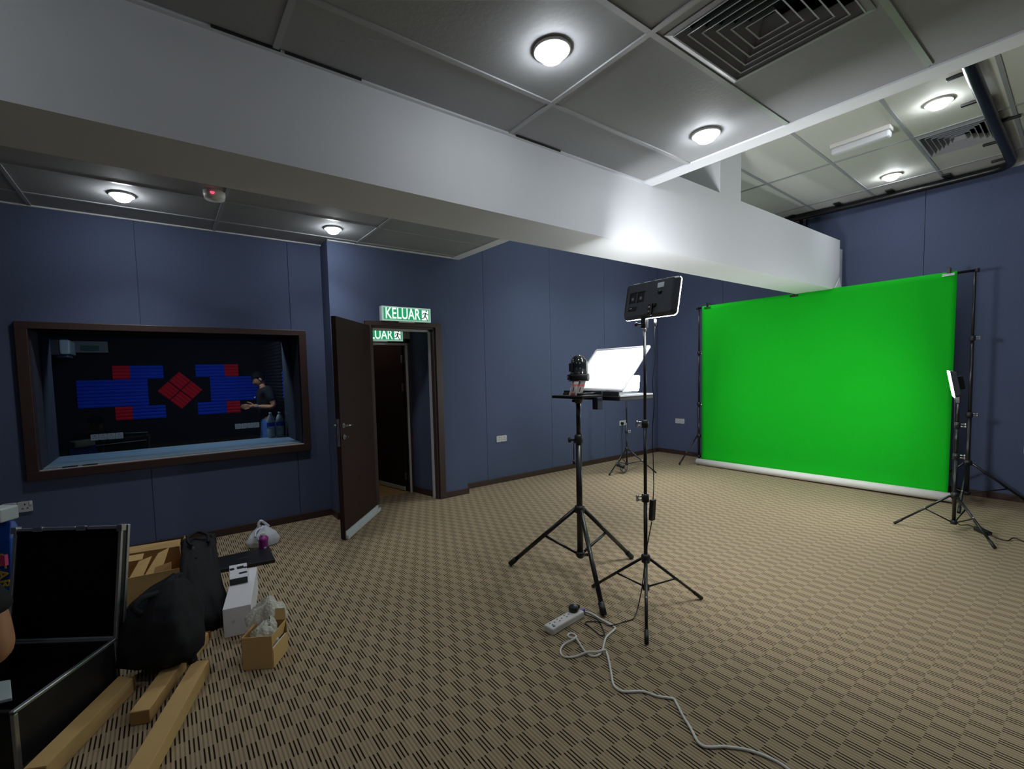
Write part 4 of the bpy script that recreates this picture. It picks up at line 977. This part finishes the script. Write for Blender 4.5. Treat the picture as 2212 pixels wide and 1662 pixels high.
# big black bags
def blob(name, parent, m, levels, n=22, jag=.05, seed=1, sq=1.0, yaw=0.0):
    """levels: (cx, cy, z, rx, ry) rings from bottom to top"""
    rnd = random.Random(seed); ph = [rnd.uniform(0, 6.28) for _ in range(8)]
    p = MB(); rings = []
    L2 = []
    for i in range(len(levels) - 1):
        for k in range(4):
            t_ = k / 4; L2.append(tuple(levels[i][j] * (1 - t_) + levels[i + 1][j] * t_ for j in range(5)))
    L2.append(levels[-1])
    for i, (cx_, cy_, z, rx, ry) in enumerate(L2):
        ring = []
        for q in range(n * 2):
            a = q * PI / n
            j = 1 + jag * (math.sin(3 * a + ph[0] + z * 9) + .7 * math.sin(5 * a + ph[1] - z * 14) + .55 * math.sin(9 * a + ph[2] + z * 25) + .4 * math.sin(15 * a + ph[3] - z * 37))
            ca, sa = math.cos(a + yaw), math.sin(a + yaw)
            ex_ = math.copysign(abs(math.cos(a)) ** sq, math.cos(a)) * rx * j; ey_ = math.copysign(abs(math.sin(a)) ** sq, math.sin(a)) * ry * j
            cw, sw = math.cos(yaw), math.sin(yaw)
            ring.append((cx_ + ex_ * cw - ey_ * sw, cy_ + ex_ * sw + ey_ * cw, z + .22 * jag * math.sin(2 * a + ph[4]) * (0 if i == 0 else min(1, z * 4)) + .06 * jag * math.sin(7 * a + ph[5])))
        rings.append(ring)
    N_ = n * 2; vs = [v for r_ in rings for v in r_]; fs = []
    for i in range(len(rings) - 1):
        for q in range(N_): fs.append((i * N_ + q, i * N_ + (q + 1) % N_, (i + 1) * N_ + (q + 1) % N_, (i + 1) * N_ + q))
    fs.append(list(range(N_))[::-1]); fs.append([(len(rings) - 1) * N_ + q for q in range(N_)])
    p.add(vs, fs, True)
    return p.build(name, m, parent) if parent is not None else p
t = thing('black_bag', (-.06, 3.06, .077), 'large slumped black bag leaning beside the open flight case', 'bag')
blob('bag_body', t, BLKC, ((-.085, 3.01, .077, .150, .110), (-.09, 3.01, .11, .180, .150), (-.085, 3.02, .20, .185, .160), (-.085, 3.05, .30, .175, .145), (-.075, 3.08, .37, .150, .115), (-.055, 3.105, .42, .095, .08), (-.03, 3.115, .455, .04, .05), (-.028, 3.115, .465, .012, .02)), seed=3, jag=.05, sq=.72, yaw=-.55)
p = MB(); p.tube(smooth_path([(-.17, 2.98, .36), (-.20, 2.97, .40), (-.16, 3.0, .43), (-.10, 3.04, .42), (-.06, 3.08, .44)], 5), .016, 8); p.build('strap', BLKC, t)
p = MB(); p.tube(smooth_path([(.0, 2.93, .10), (.03, 2.90, .09), (.035, 2.88, .078), (.02, 2.87, .08)], 5), .020, 8); p.build('strap_end', BLKC, t)
p = MB(); p.tube(smooth_path([(-.02, 3.10, .44), (-.01, 3.13, .46), (.01, 3.16, .45), (.02, 3.16, .42)], 4), .012, 8); p.build('strap', BLKC, t)
p = MB(); p.box(-.006, .006, -.008, .008, -.004, .004, T(.055, 3.05, .33)); p.build('buckle', CHROME, t)
for c_ in t.children: c_.location = (.015, -.035, 0)
t = thing('black_bag', (.14, 3.6, 0), 'narrow upright black bag standing behind the slumped bag', 'bag')
blob('bag_body', t, BLKC, ((.165, 3.42, .0, .095, .15), (.165, 3.45, .06, .105, .17), (.15, 3.58, .18, .105, .17), (.145, 3.74, .29, .105, .14), (.15, 3.86, .37, .105, .10), (.15, 3.90, .41, .10, .06), (.15, 3.91, .42, .08, .02)), seed=8, jag=.06, sq=.75, yaw=-.15)
p = MB(); p.tube(smooth_path([(.10, 3.80, .40), (.08, 3.84, .44), (.14, 3.90, .46), (.20, 3.86, .44), (.20, 3.80, .40)], 5), .010, 8); p.build('handle_loop', BLKC, t)
p = MB(); p.box(-.008, .008, -.006, .006, -.005, .005, T(.11, 3.73, .405)); p.build('buckle', CHROME, t)
p = MB(); p.tube([(.165 + .07 * math.cos(a_), 4.93 + .10 * math.sin(a_), .012 + .004 * (i % 2) + i * .0006) for i, a_ in enumerate([k * PI / 9 for k in range(54)])], .005, 6)
p.tube(smooth_path([(.23, 4.95, .02), (.28, 5.0, .05), (.30, 4.9, .06), (.25, 4.82, .03)], 5), .004, 6)
tag(p.build('cable_coil', BLKP, org=(.165, 4.93, 0)), 'coil of black cable lying on the carpet before the skirting', 'cable')

# open kraft carton full of flaps behind the bags
t = thing('open_carton', (-.12, 4.25, 0), 'open kraft carton with folded card flaps behind the black bags', 'box')
def sheet(name, m, par, c4, thick=.004):
    a, b_, c_, d_ = [Vector(v) for v in c4]; n = (b_ - a).cross(d_ - a).normalized() * thick
    p = MB(); p.add([a, b_, c_, d_, a + n, b_ + n, c_ + n, d_ + n], ((3, 2, 1, 0), (4, 5, 6, 7), (0, 1, 5, 4), (1, 2, 6, 5), (2, 3, 7, 6), (3, 0, 4, 7))); return p.build(name, m, par)
c4 = [(-.42, 4.02), (.05, 3.98), (.04, 4.52), (-.40, 4.60)]
for i in range(4):
    (xa, ya), (xb, yb) = c4[i], c4[(i + 1) % 4]
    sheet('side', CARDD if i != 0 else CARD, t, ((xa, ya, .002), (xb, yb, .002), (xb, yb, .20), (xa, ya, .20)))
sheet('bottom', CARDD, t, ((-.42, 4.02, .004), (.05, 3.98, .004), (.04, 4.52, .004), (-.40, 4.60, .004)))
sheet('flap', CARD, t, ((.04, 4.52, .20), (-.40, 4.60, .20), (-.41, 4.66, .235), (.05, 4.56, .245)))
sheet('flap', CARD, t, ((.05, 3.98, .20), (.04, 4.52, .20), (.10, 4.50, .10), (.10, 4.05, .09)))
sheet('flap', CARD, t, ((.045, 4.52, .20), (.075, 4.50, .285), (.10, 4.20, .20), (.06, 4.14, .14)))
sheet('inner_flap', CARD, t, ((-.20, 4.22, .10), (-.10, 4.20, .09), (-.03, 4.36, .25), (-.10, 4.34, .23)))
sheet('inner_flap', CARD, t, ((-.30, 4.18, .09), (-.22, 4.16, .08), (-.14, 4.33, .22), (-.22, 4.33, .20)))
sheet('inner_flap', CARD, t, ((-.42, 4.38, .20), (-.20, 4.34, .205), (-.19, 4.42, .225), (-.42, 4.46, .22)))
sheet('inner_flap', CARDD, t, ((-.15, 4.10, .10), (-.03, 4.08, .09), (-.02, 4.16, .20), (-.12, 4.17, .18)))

# flat black box, white carton, small white box, small kraft carton
p = MB(); p.hexa([(.252, 4.24, .002), (.690, 4.175, .002), (.705, 4.545, .002), (.272, 4.545, .002)], [(.252, 4.24, .03), (.690, 4.175, .03), (.705, 4.545, .03), (.272, 4.545, .03)])
t = thing('flat_box', (.48, 4.38, 0), 'flat black box lying on the carpet behind the white carton', 'box'); p.build('body', mat('matt_black_card', srgb(22, 25, 30), .45), t, bevel=.004)
boxobj('faint_print', mat('dark_print', srgb(46, 50, 56), .4), t, .43, .53, 4.375, 4.395, .0300, .0306)
t = thing('white_carton', (.35, 3.4, 0), 'long white carton standing on the carpet beside the black bags', 'box')
WH = .178
p = MB(); p.hexa([(.214, 3.128, .001), (.362, 3.102, .001), (.488, 3.700, .001), (.340, 3.735, .001)], [(.214, 3.128, WH), (.362, 3.102, WH), (.488, 3.700, WH), (.340, 3.735, WH)]); p.build('carton', PAPERW, t, bevel=.003)
sheet('end_flap_seam', mat('seam_grey', srgb(150, 150, 158), .6), t, ((.359, 3.1015, .02), (.3605, 3.1012, .02), (.3605, 3.1012, WH - .004), (.359, 3.1015, WH - .004)), .0008)
sheet('faint_logo', mat('faint_grey', srgb(196, 196, 206), .6), t, ((.262, 3.1188, .085), (.274, 3.1167, .085), (.274, 3.1167, .10), (.262, 3.1188, .10)), .0006)
t = thing('gadget_box', (.36, 3.57, WH), 'small white and black gadget box lying on the white carton', 'box')
SZ = WH + .044
p = MB(); p.hexa([(.290, 3.470, WH + .001), (.394, 3.455, WH + .001), (.425, 3.715, WH + .001), (.314, 3.730, WH + .001)], [(.290, 3.470, SZ), (.394, 3.455, SZ), (.425, 3.715, SZ), (.314, 3.730, SZ)]); p.build('box', PAPERW, t, bevel=.003)
sheet('black_front', BLKP, t, ((.289, 3.4685, WH + .002), (.3945, 3.4535, WH + .002), (.3945, 3.4535, SZ - .002), (.289, 3.4685, SZ - .002)), .001)
for (xa, ya, wa, ha) in ((.323, 3.645, .028, .04), (.375, 3.645, .044, .05), (.378, 3.535, .050, .030)):
    p = MB(); p.prism([(xa + a, ya + c) for a, c in rrect(wa, ha, .008, 3)], SZ - .001, SZ + .0012); p.build('window_cutout', BLKP, t)
p = MB(); p.prism([(.405 + a, 3.625 + c) for a, c in rrect(.02, .03, .006, 3)], SZ, SZ + .0014); p.build('window_cutout', BLKP, t)
t = thing('small_carton', (.38, 2.73, 0), 'small open kraft carton overflowing with bubble wrap', 'box')
K = [(.266, 2.715), (.398, 2.637), (.497, 2.772), (.365, 2.850)]; KH = .18
for i in range(4):
    (xa, ya), (xb, yb) = K[i], K[(i + 1) % 4]
    h_ = (KH, .105, KH, KH)[i]
    sheet('side', CARD if i in (0, 1) else CARDD, t, ((xa, ya, .002), (xb, yb, .002), (xb, yb, h_), (xa, ya, h_ if i != 1 else h_)))
sheet('bottom', CARDD, t, tuple((x, y, .004) for x, y in K))
sheet('flap', CARD, t, ((.398, 2.637, KH), (.497, 2.772, KH), (.478, 2.772, KH - .075), (.40, 2.66, KH - .075)), .003)
sheet('flap', CARD, t, ((.497, 2.772, KH), (.365, 2.850, KH), (.372, 2.872, KH + .055), (.497, 2.80, KH + .055)))
sheet('flap', CARD, t, ((.365, 2.850, KH), (.266, 2.715, KH), (.250, 2.722, KH - .03), (.345, 2.860, KH - .01)))
sheet('tape', mat('packing_tape', srgb(150, 116, 66), .3), t, ((.2655, 2.7142, .085), (.3975, 2.6362, .085), (.3975, 2.6362, .09), (.2655, 2.7142, .09)), .0008)
sheet('paper_strip', PAPERW, t, ((.402, 2.643, .092), (.488, 2.758, .092), (.486, 2.757, .112), (.400, 2.644, .112)), .0015)
wrap = bpy.data.materials.new('bubble_wrap'); wrap.use_nodes = True
_n = wrap.node_tree.nodes; _l = wrap.node_tree.links; _b = _n['Principled BSDF']
_b.inputs['Base Color'].default_value = srgb(240, 242, 232); _b.inputs['Roughness'].default_value = .15; _b.inputs['Specular IOR Level'].default_value = .8
_v = _n.new('ShaderNodeTexVoronoi'); _v.inputs['Scale'].default_value = 70; _tc = _n.new('ShaderNodeTexCoord'); _l.new(_tc.outputs['Object'], _v.inputs['Vector'])
_bp = _n.new('ShaderNodeBump'); _bp.inputs['Strength'].default_value = .9; _bp.inputs['Distance'].default_value = .006; _bp.invert = True; _l.new(_v.outputs['Distance'], _bp.inputs['Height']); _l.new(_bp.outputs['Normal'], _b.inputs['Normal'])
_tr = _n.new('ShaderNodeBsdfTransparent'); _tr.inputs['Color'].default_value = (.9, .9, .86, 1); _mx = _n.new('ShaderNodeMixShader'); _mx.inputs[0].default_value = .68
_l.new(_tr.outputs[0], _mx.inputs[1]); _l.new(_b.outputs[0], _mx.inputs[2]); _l.new(_mx.outputs[0], _n['Material Output'].inputs['Surface'])
p1 = blob('bubble_wrap', None, wrap, ((.41, 2.87, .06, .06, .05), (.415, 2.88, .14, .10, .07), (.42, 2.89, .20, .105, .065), (.425, 2.885, .245, .07, .045), (.43, 2.88, .262, .02, .02)), seed=5, jag=.13, n=30)
p2 = blob('bubble_wrap', None, wrap, ((.38, 2.75, .05, .055, .05), (.385, 2.755, .12, .07, .06), (.39, 2.76, .17, .06, .05), (.40, 2.765, .195, .02, .02)), seed=9, jag=.15, n=30)
o = p1.build('bubble_wrap', wrap, org=(.41, 2.87, .06)); tag(o, 'crumpled clear bubble wrap rising behind the small kraft carton', 'bubble wrap')
o = p2.build('bubble_wrap', wrap, org=(.38, 2.75, .05)); tag(o, 'crumpled clear bubble wrap stuffed inside the small kraft carton', 'bubble wrap')

# carrier bag and bottle
t = thing('carrier_bag', (.69, 4.70, 0), 'knotted white plastic carrier bag on the carpet under the window wall', 'bag')
blob('bag_body', t, BAGW, ((.685, 4.72, .001, .12, .10), (.685, 4.72, .05, .14, .115), (.685, 4.715, .10, .115, .10), (.685, 4.71, .15, .06, .06), (.68, 4.70, .18, .03, .03)), seed=11, jag=.06)
p = MB(); p.tube(smooth_path([(.66, 4.69, .16), (.65, 4.69, .205), (.67, 4.69, .235), (.70, 4.70, .21), (.74, 4.71, .165)], 5), .012, 8); p.tube(smooth_path([(.66, 4.68, .17), (.62, 4.66, .15), (.61, 4.63, .11)], 5), .010, 8); p.build('handle_loop', BAGW, t)
t = thing('drink_bottle', (.66, 4.54, 0), 'purple drink bottle with a white cap before the carrier bag', 'bottle')
BM_ = T(.66, 4.54, 0)
p = MB(); p.lathe([(.001, .001), (.036, .003), (.039, .012), (.039, .095), (.044, .100), (.044, .118), (.036, .124), (.030, .134), (.001, .135)], BM_, 20); p.build('body', PURPLE, t)
p = MB(); p.lathe([(.020, .134), (.020, .168), (.016, .172), (.001, .172)], BM_, 14); p.tube(smooth_path([(.645, 4.525, .15), (.635, 4.515, .168), (.62, 4.505, .15), (.615, 4.50, .12)], 4), .006, 6); p.build('cap', WPL, t)
p = MB(); p.prism([(.011 * math.cos(a_ * PI / 10) * (1 if a_ < 20 else .6), .011 * math.sin(a_ * PI / 10) * (1 if a_ < 20 else .6)) for a_ in range(20)], 0, .0008, frame((.668, 4.5008, .035), (1, 0, 0), (.12, -1, 0))); p.build('print_mark', STICK, t)

# bright blue shopping bag at the left edge, with a white parcel on top
t = thing('blue_shopping_bag', (-.93, 3.82, 0), 'glossy blue bag with yellow lettering standing behind the open case', 'bag')
BGM = frame((-.835, 3.725, 0), (.80, -.60, 0), (0, 0, 1)) @ T(0, 0, 0)
p = MB(); vs = []
for z, hw, hd in ((.002, .15, .06), (.2, .155, .062), (.45, .155, .058), (.70, .15, .038), (.79, .135, .014)):
    vs.append([(-hw, -hd, z), (hw, -hd, z), (hw, hd, z), (-hw, hd, z)])
P_ = [BGM @ Vector(v) for r_ in vs for v in r_]; fs = []
for i in range(4):
    for q in range(4): fs.append((i * 4 + q, i * 4 + (q + 1) % 4, (i + 1) * 4 + (q + 1) % 4, (i + 1) * 4 + q))
fs += [(3, 2, 1, 0), (16, 17, 18, 19)]
p.add(P_, fs); p.build('bag_body', BLUEB, t, bevel=.006)
text_mesh('STAR', 'lettering', YELB, t, BGM @ T(.118, -.0655, .53) @ Matrix.Rotation(PI / 2, 4, 'X') @ Z(-1.42), .085, .001)
boxobj('print_patch', PINKB, t, .118, .146, -.068, -.050, .56, .62, 0, BGM); boxobj('print_patch', mat('green_print', srgb(30, 128, 84), .5), t, .122, .158, -.068, -.04, .30, .42, 0, BGM)
p = MB(); p.box(-.10, .122, -.05, .05, .793, .87, BGM); tag(p.build('parcel', mat('parcel_white', srgb(196, 206, 210), .5), org=BGM @ Vector((0, 0, .793)), bevel=.008), 'white parcel resting on top of the blue bag at the edge', 'parcel')
p = MB(); q = [BGM @ Vector(v) for v in ((.10, -.16, .002), (.17, -.16, .002), (.17, -.10, .002), (.10, -.10, .002))]; q2 = [BGM @ Vector(v) for v in ((.09, -.15, .40), (.165, -.15, .42), (.165, -.12, .42), (.09, -.12, .40))]
p.hexa(q, q2); tag(p.build('card_sleeve', PALEB, org=BGM @ Vector((.13, -.13, 0)), bevel=.003), 'pale blue card sleeve standing beside the case lid', 'box')

# control room bits: bottles, white unit, unlit sign
for x, y, lab in ((1.030, 6.03, 'clear water bottle with a blue label standing on the window ledge, nearer the glass middle'), (1.130, 6.03, 'clear water bottle with a blue label on the window ledge against the right reveal')):
    t = thing('water_bottle', (x, y, WZ0 + .012), lab.split(',')[0] if x < 1.1 else lab, 'bottle', 'water bottles on the window ledge')
    z = WZ0 + .012; Mb = T(x, y, z)
    p = MB(); p.lathe([(.001, .001), (.040, .002), (.044, .012), (.044, .11), (.041, .115), (.044, .12), (.044, .20), (.040, .225), (.026, .262), (.014, .278), (.014, .285)], Mb, 20); p.build('body', CLEAR, t)
    p = MB(); p.lathe([(.0447, .135), (.0452, .137), (.0452, .183), (.0447, .185)], Mb, 20); p.build('label_band', LBLUE, t)
    p = MB(); p.lathe([(.016, .283), (.016, .302), (.001, .303)], Mb, 14); p.build('cap', WPL, t)
    p = MB(); p.lathe([(.001, .003), (.039, .004), (.041, .014), (.041, .105), (.001, .106)], Mb, 16); p.build('water', CLEAR, t)
t = thing('wall_unit', (-1.06, 8.3, 2.03), 'white boxy wall unit high in the dark control room', 'speaker')
boxobj('body', mat('unit_white', srgb(190, 206, 210), .5), t, -1.06, -.955, 8.10, 8.6, 1.94, 2.13, .02); boxobj('grille', mat('unit_dark', srgb(70, 66, 72), .6), t, -1.165, -1.06, 8.12, 8.6, 1.93, 2.13, .01); boxobj('bracket', GREYP, t, -1.10, -.99, 8.2, 8.6, 1.905, 1.94, .004)
t = thing('unlit_sign', (-.79, 8.58, 2.06), 'dim unlit exit sign box on the control room wall', 'sign')
boxobj('housing', mat('dim_sign', srgb(110, 112, 114), .5), t, -.985, -.605, 8.55, 8.6, 1.985, 2.145, .004); boxobj('green_panel', mat('dim_green', srgb(30, 84, 58), .5), t, -.90, -.70, 8.545, 8.551, 2.01, 2.085)

# ================================================================= PEOPLE
def skin_mesh(name, m, parent, joints, edges, sub=2, root=0):
    me = bpy.data.meshes.new(name); L = wloc(parent)
    me.from_pydata([tuple(Vector(j[:3]) - L) for j in joints], edges, [])
    o = bpy.data.objects.new(name, me); COL.objects.link(o)
    md = o.modifiers.new('skin', 'SKIN'); md.use_smooth_shade = True
    sv = me.skin_vertices[0].data
    for i, j in enumerate(joints):
        r = j[3]; r2 = j[4] if len(j) > 4 else r
        sv[i].radius = (r, r2); sv[i].use_root = (i == root)
    s_ = o.modifiers.new('sub', 'SUBSURF'); s_.levels = sub; s_.render_levels = sub
    me2 = bpy.data.meshes.new_from_object(o.evaluated_get(bpy.context.evaluated_depsgraph_get()))
    bpy.data.objects.remove(o)
    o = bpy.data.objects.new(name, me2); COL.objects.link(o); o.parent = parent
    me2.materials.clear(); me2.materials.append(m)
    for p_ in me2.polygons: p_.use_smooth = True
    return o
def hand_edges(joints, edges, wrist, d, side, up, scale=1.0, curl=.5):
    """palm and five curled fingers from a wrist joint index; d along the hand, side towards the thumb"""
    wv = Vector(joints[wrist][:3]); d, side, up = Vector(d).normalized(), Vector(side).normalized(), Vector(up).normalized()
    pal = wv + d * .05 * scale; joints.append((*pal, .030 * scale, .016 * scale)); ip = len(joints) - 1; edges.append((wrist, ip))
    for k, (off, ln) in enumerate(((.026, .072), (.009, .080), (-.009, .074), (-.025, .058))):
        b0 = pal + d * .038 * scale + side * off * scale; prev = ip
        joints.append((*b0, .0095 * scale)); edges.append((prev, len(joints) - 1)); prev = len(joints) - 1
        dd = d.copy(); q = b0
        for s_ in range(3):
            dd = (dd - up * curl * .55).normalized(); q = q + dd * ln * scale / 3
            joints.append((*q, (.0088 - .0008 * s_) * scale)); edges.append((prev, len(joints) - 1)); prev = len(joints) - 1
    q = wv + d * .03 * scale + side * .034 * scale; joints.append((*q, .0115 * scale)); edges.append((ip, len(joints) - 1)); prev = len(joints) - 1
    for s_ in range(2):
        q = q + (d * .7 + side * .45 - up * .3 * s_).normalized() * .03 * scale
        joints.append((*q, .0098 * scale)); edges.append((prev, len(joints) - 1)); prev = len(joints) - 1
def head_parts(t, c, fwd, upv, s=1.0, hairm=HAIR):
    """shaped head: skull, jaw, nose, ears, eyes, mouth; then hair"""
    f = Vector(fwd).normalized(); u = Vector(upv); u = (u - f * u.dot(f)).normalized(); r_ = f.cross(u)
    Mh = Matrix(((r_.x, f.x, u.x, c[0]), (r_.y, f.y, u.y, c[1]), (r_.z, f.z, u.z, c[2]), (0, 0, 0, 1)))
    def ball(nm, m, cc, rad, n=16, k=10, warp=None, par=t):
        p = MB(); vs = []; fs = []
        for i in range(k + 1):
            ph = PI * i / k
            for q in range(n):
                a = 2 * PI * q / n; v = Vector((math.sin(ph) * math.cos(a), math.sin(ph) * math.sin(a), math.cos(ph)))
                w_ = Vector((v.x * rad[0], v.y * rad[1], v.z * rad[2])) + Vector(cc)
                if warp: w_ = warp(w_, v)
                vs.append(Mh @ (w_ * s))
        for i in range(k):
            for q in range(n): fs.append((i * n + q, i * n + (q + 1) % n, (i + 1) * n + (q + 1) % n, (i + 1) * n + q))
        p.add(vs, fs, True); return p.build(nm, m, par)
    def face(w_, v):
        if v.z < 0: w_.x *= 1 - .28 * (-v.z); w_.y += .012 * (-v.z)
        if v.y > .3: w_.y -= .006 * max(0, 1 - abs(v.z) * 2.0)
        if v.y > .85 and abs(v.z + .12) < .2: w_.y += .018
        return w_
    ball('head', SKIN, (0, 0, 0), (.075, .093, .115), 24, 18, face)
    ball('nose', SKIN, (0, .094, -.020), (.014, .018, .024), 10, 8)
    for sx in (-1, 1):
        ball('ear', SKIN, (sx * .076, -.005, -.012), (.010, .020, .032), 10, 8)
        ball('eye', VENTK, (sx * .030, .080, .010), (.012, .008, .006), 8, 6)
        ball('brow', hairm, (sx * .031, .084, .028), (.018, .007, .004), 8, 6)
    ball('mouth', mat('lips', srgb(140, 84, 74), .5), (0, .083, -.060), (.024, .007, .006), 8, 6)
    def hw(w_, v):
        if v.y > .25: w_.z = max(w_.z, .050)
        elif v.z < -.25: w_.z = max(w_.z, -.055)
        return w_
    ball('hair', hairm, (0, -.008, .014), (.083, .098, .113), 24, 16, hw)

# person standing in the control room, looking down at the hands
px, py = 1.20, 7.30
t = tag(empty('person', (px, py, 0)), 'person in a black t-shirt and blue jeans standing behind the window looking down', 'person')
J = [(px + .02, py, .95, .095), (px + .02, py, 1.10, .095), (px + .005, py, 1.27, .11), (px - .01, py, 1.385, .08), (px - .035, py, 1.44, .052), (px - .06, py, 1.50, .05)]
Eg = [(0, 1), (1, 2), (2, 3), (3, 4), (4, 5)]
def limb(J, Eg, root, pts):
    prev = root
    for q in pts: J.append(q); Eg.append((prev, len(J) - 1)); prev = len(J) - 1
    return prev
for sy in (-1, 1):
    limb(J, Eg, 0, [(px + .03, py + sy * .085, .86, .074), (px - .04, py + sy * .10, .50, .058), (px - .005, py + sy * .10, .30, .055), (px + .03, py + sy * .10, .09, .040), (px - .02, py + sy * .10, .045, .038), (px - .12, py + sy * .105, .035, .030)])
    w_ = limb(J, Eg, 3, [(px + .0, py + sy * .17, 1.385, .058), (px + .07, py + sy * .215, 1.17, .042), (px + .02, py + sy * .20, 1.155, .038), (px - .07, py + sy * .155, 1.165, .032), (px - .155, py + sy * .115, 1.17, .024, .019)])
    hand_edges(J, Eg, w_, (-1, -.25 * sy, .02), (0, .2 * -sy, 1), (0, -sy, .3), 1.0, .6)
skin_mesh('body', SKIN, t, J, Eg, 2)
head_parts(t, (px - .085, py, 1.555), (-.80, -.12, -.58), (-.5, 0, .85), .88)
Js = [(px + .02, py, .95, .143), (px + .02, py, 1.10, .135), (px + .005, py, 1.27, .150), (px - .01, py, 1.39, .115), (px - .03, py, 1.445, .068)]
Es = [(0, 1), (1, 2), (2, 3), (3, 4)]
for sy in (-1, 1): limb(Js, Es, 3, [(px + .0, py + sy * .175, 1.39, .070), (px + .05, py + sy * .208, 1.225, .060)])
skin_mesh('tshirt', SHIRT, t, Js, Es, 2)
Jj = [(px + .02, py, 1.06, .118), (px + .022, py, .93, .138)]; Ej = [(0, 1)]
for sy in (-1, 1): limb(Jj, Ej, 1, [(px + .02, py + sy * .085, .80, .102), (px - .04, py + sy * .10, .50, .078), (px - .005, py + sy * .10, .30, .068), (px + .03, py + sy * .10, .10, .062)])
skin_mesh('jeans', JEANS, t, Jj, Ej, 2)
for sy in (-1, 1):
    p = MB(); p.prism([(a, c) for a, c in rrect(.27, .10, .045, 5)], 0, .035, T(px - .04, py + sy * .10, .001)); p.prism([(a, c) for a, c in rrect(.25, .088, .042, 5)], .035, .075, T(px - .035, py + sy * .10, .001)); p.build('shoe', BLKP, t, bevel=.008)
p = MB(); p.lathe([(.026, -.012), (.030, -.010), (.030, .010), (.026, .012)], frame((px - .135, py - .124, 1.17), (0, 0, 1), (-1, .25, 0)), 14); p.build('wristwatch', GREYP, t)
p = MB(); p.prism([(a, c) for a, c in rrect(.03, .016, .007, 4)], 0, .004, frame((px - .148, py - .06, 1.30), (.35, -.93, 0), (-.93, -.35, .1))); p.build('chest_badge', STICK, t)

# person crouching at the left edge beside the case; only the bent arm enters the picture
kx, ky = -.885, 2.60
t = tag(empty('person', (kx, ky, 0)), 'crouching person at the left edge whose bent bare elbow shows by the case', 'person')
J = [(kx - .10, ky - .08, .30, .13, .12), (kx - .07, ky - .04, .46, .13, .11), (kx - .01, ky + .02, .64, .15, .11), (kx + .03, ky + .06, .79, .12, .09), (kx + .05, ky + .08, .86, .055), (kx + .07, ky + .10, .92, .05)]
Eg = [(0, 1), (1, 2), (2, 3), (3, 4), (4, 5)]
# right arm: shoulder, elbow near the case, forearm back towards the tablet
w_ = limb(J, Eg, 3, [(kx + .225, ky - .03, .80, .062), (kx + .295, ky - .065, .68, .055), (kx + .318, ky - .08, .525, .050), (kx + .27, ky - .03, .485, .045), (kx + .19, ky + .10, .44, .036), (kx + .15, ky + .19, .40, .026, .020)])
hand_edges(J, Eg, w_, (-.3, .85, -.35), (-.9, -.3, 0), (0, .3, 1), 1.0, .5)
w_ = limb(J, Eg, 3, [(kx - .10, ky + .18, .80, .062), (kx - .16, ky + .30, .58, .046), (kx - .10, ky + .38, .48, .036), (kx - .02, ky + .46, .40, .026, .020)])
hand_edges(J, Eg, w_, (.6, .6, -.35), (.7, -.7, 0), (0, 0, 1), 1.0, .5)
for s_ in (-1, 1):
    ox, oy = s_ * .09 * .75, s_ * -.09 * .66
    limb(J, Eg, 0, [(kx - .05 + ox, ky + .0 + oy, .30, .095), (kx + .12 + ox - .06, ky + .18 + oy - .05, .42, .066), (kx - .02 + ox, ky + .06 + oy, .22, .055), (kx - .08 + ox, ky + .0 + oy, .08, .042), (kx - .03 + ox, ky + .06 + oy, .045, .038), (kx + .04 + ox, ky + .13 + oy, .035, .030)])
skin_mesh('body', SKIN, t, J, Eg, 2)
head_parts(t, (kx + .10, ky + .13, 1.0), (.5, .62, -.55), (.2, .3, .9))
Js = [(kx - .10, ky - .08, .29, .142, .132), (kx - .07, ky - .04, .46, .142, .122), (kx - .01, ky + .02, .64, .162, .122), (kx + .03, ky + .06, .80, .125, .095), (kx + .05, ky + .08, .85, .07)]
Es = [(0, 1), (1, 2), (2, 3), (3, 4)]
limb(Js, Es, 3, [(kx + .225, ky - .03, .80, .080), (kx + .290, ky - .062, .70, .078), (kx + .302, ky - .068, .655, .075)])
limb(Js, Es, 3, [(kx - .10, ky + .18, .80, .076), (kx - .14, ky + .26, .66, .070)])
skin_mesh('tshirt', SHIRT, t, Js, Es, 2)
Jj = [(kx - .10, ky - .08, .33, .138, .128), (kx - .10, ky - .06, .28, .14, .13)]; Ej = [(0, 1)]
for s_ in (-1, 1):
    ox, oy = s_ * .09 * .75, s_ * -.09 * .66
    limb(Jj, Ej, 1, [(kx - .05 + ox, ky + .0 + oy, .30, .108), (kx + .06 + ox, ky + .13 + oy, .42, .080), (kx - .02 + ox, ky + .06 + oy, .22, .070), (kx - .08 + ox, ky + .0 + oy, .09, .062)])
skin_mesh('trousers', BLKC, t, Jj, Ej, 2)
for s_ in (-1, 1):
    ox, oy = s_ * .09 * .75, s_ * -.09 * .66
    p = MB(); Ms = T(kx - .01 + ox, ky + .08 + oy, .001) @ Z(.84); p.prism(rrect(.26, .10, .045, 5), 0, .03, Ms); p.prism(rrect(.24, .088, .042, 5), .03, .07, Ms); p.build('shoe', BLKP, t, bevel=.008)
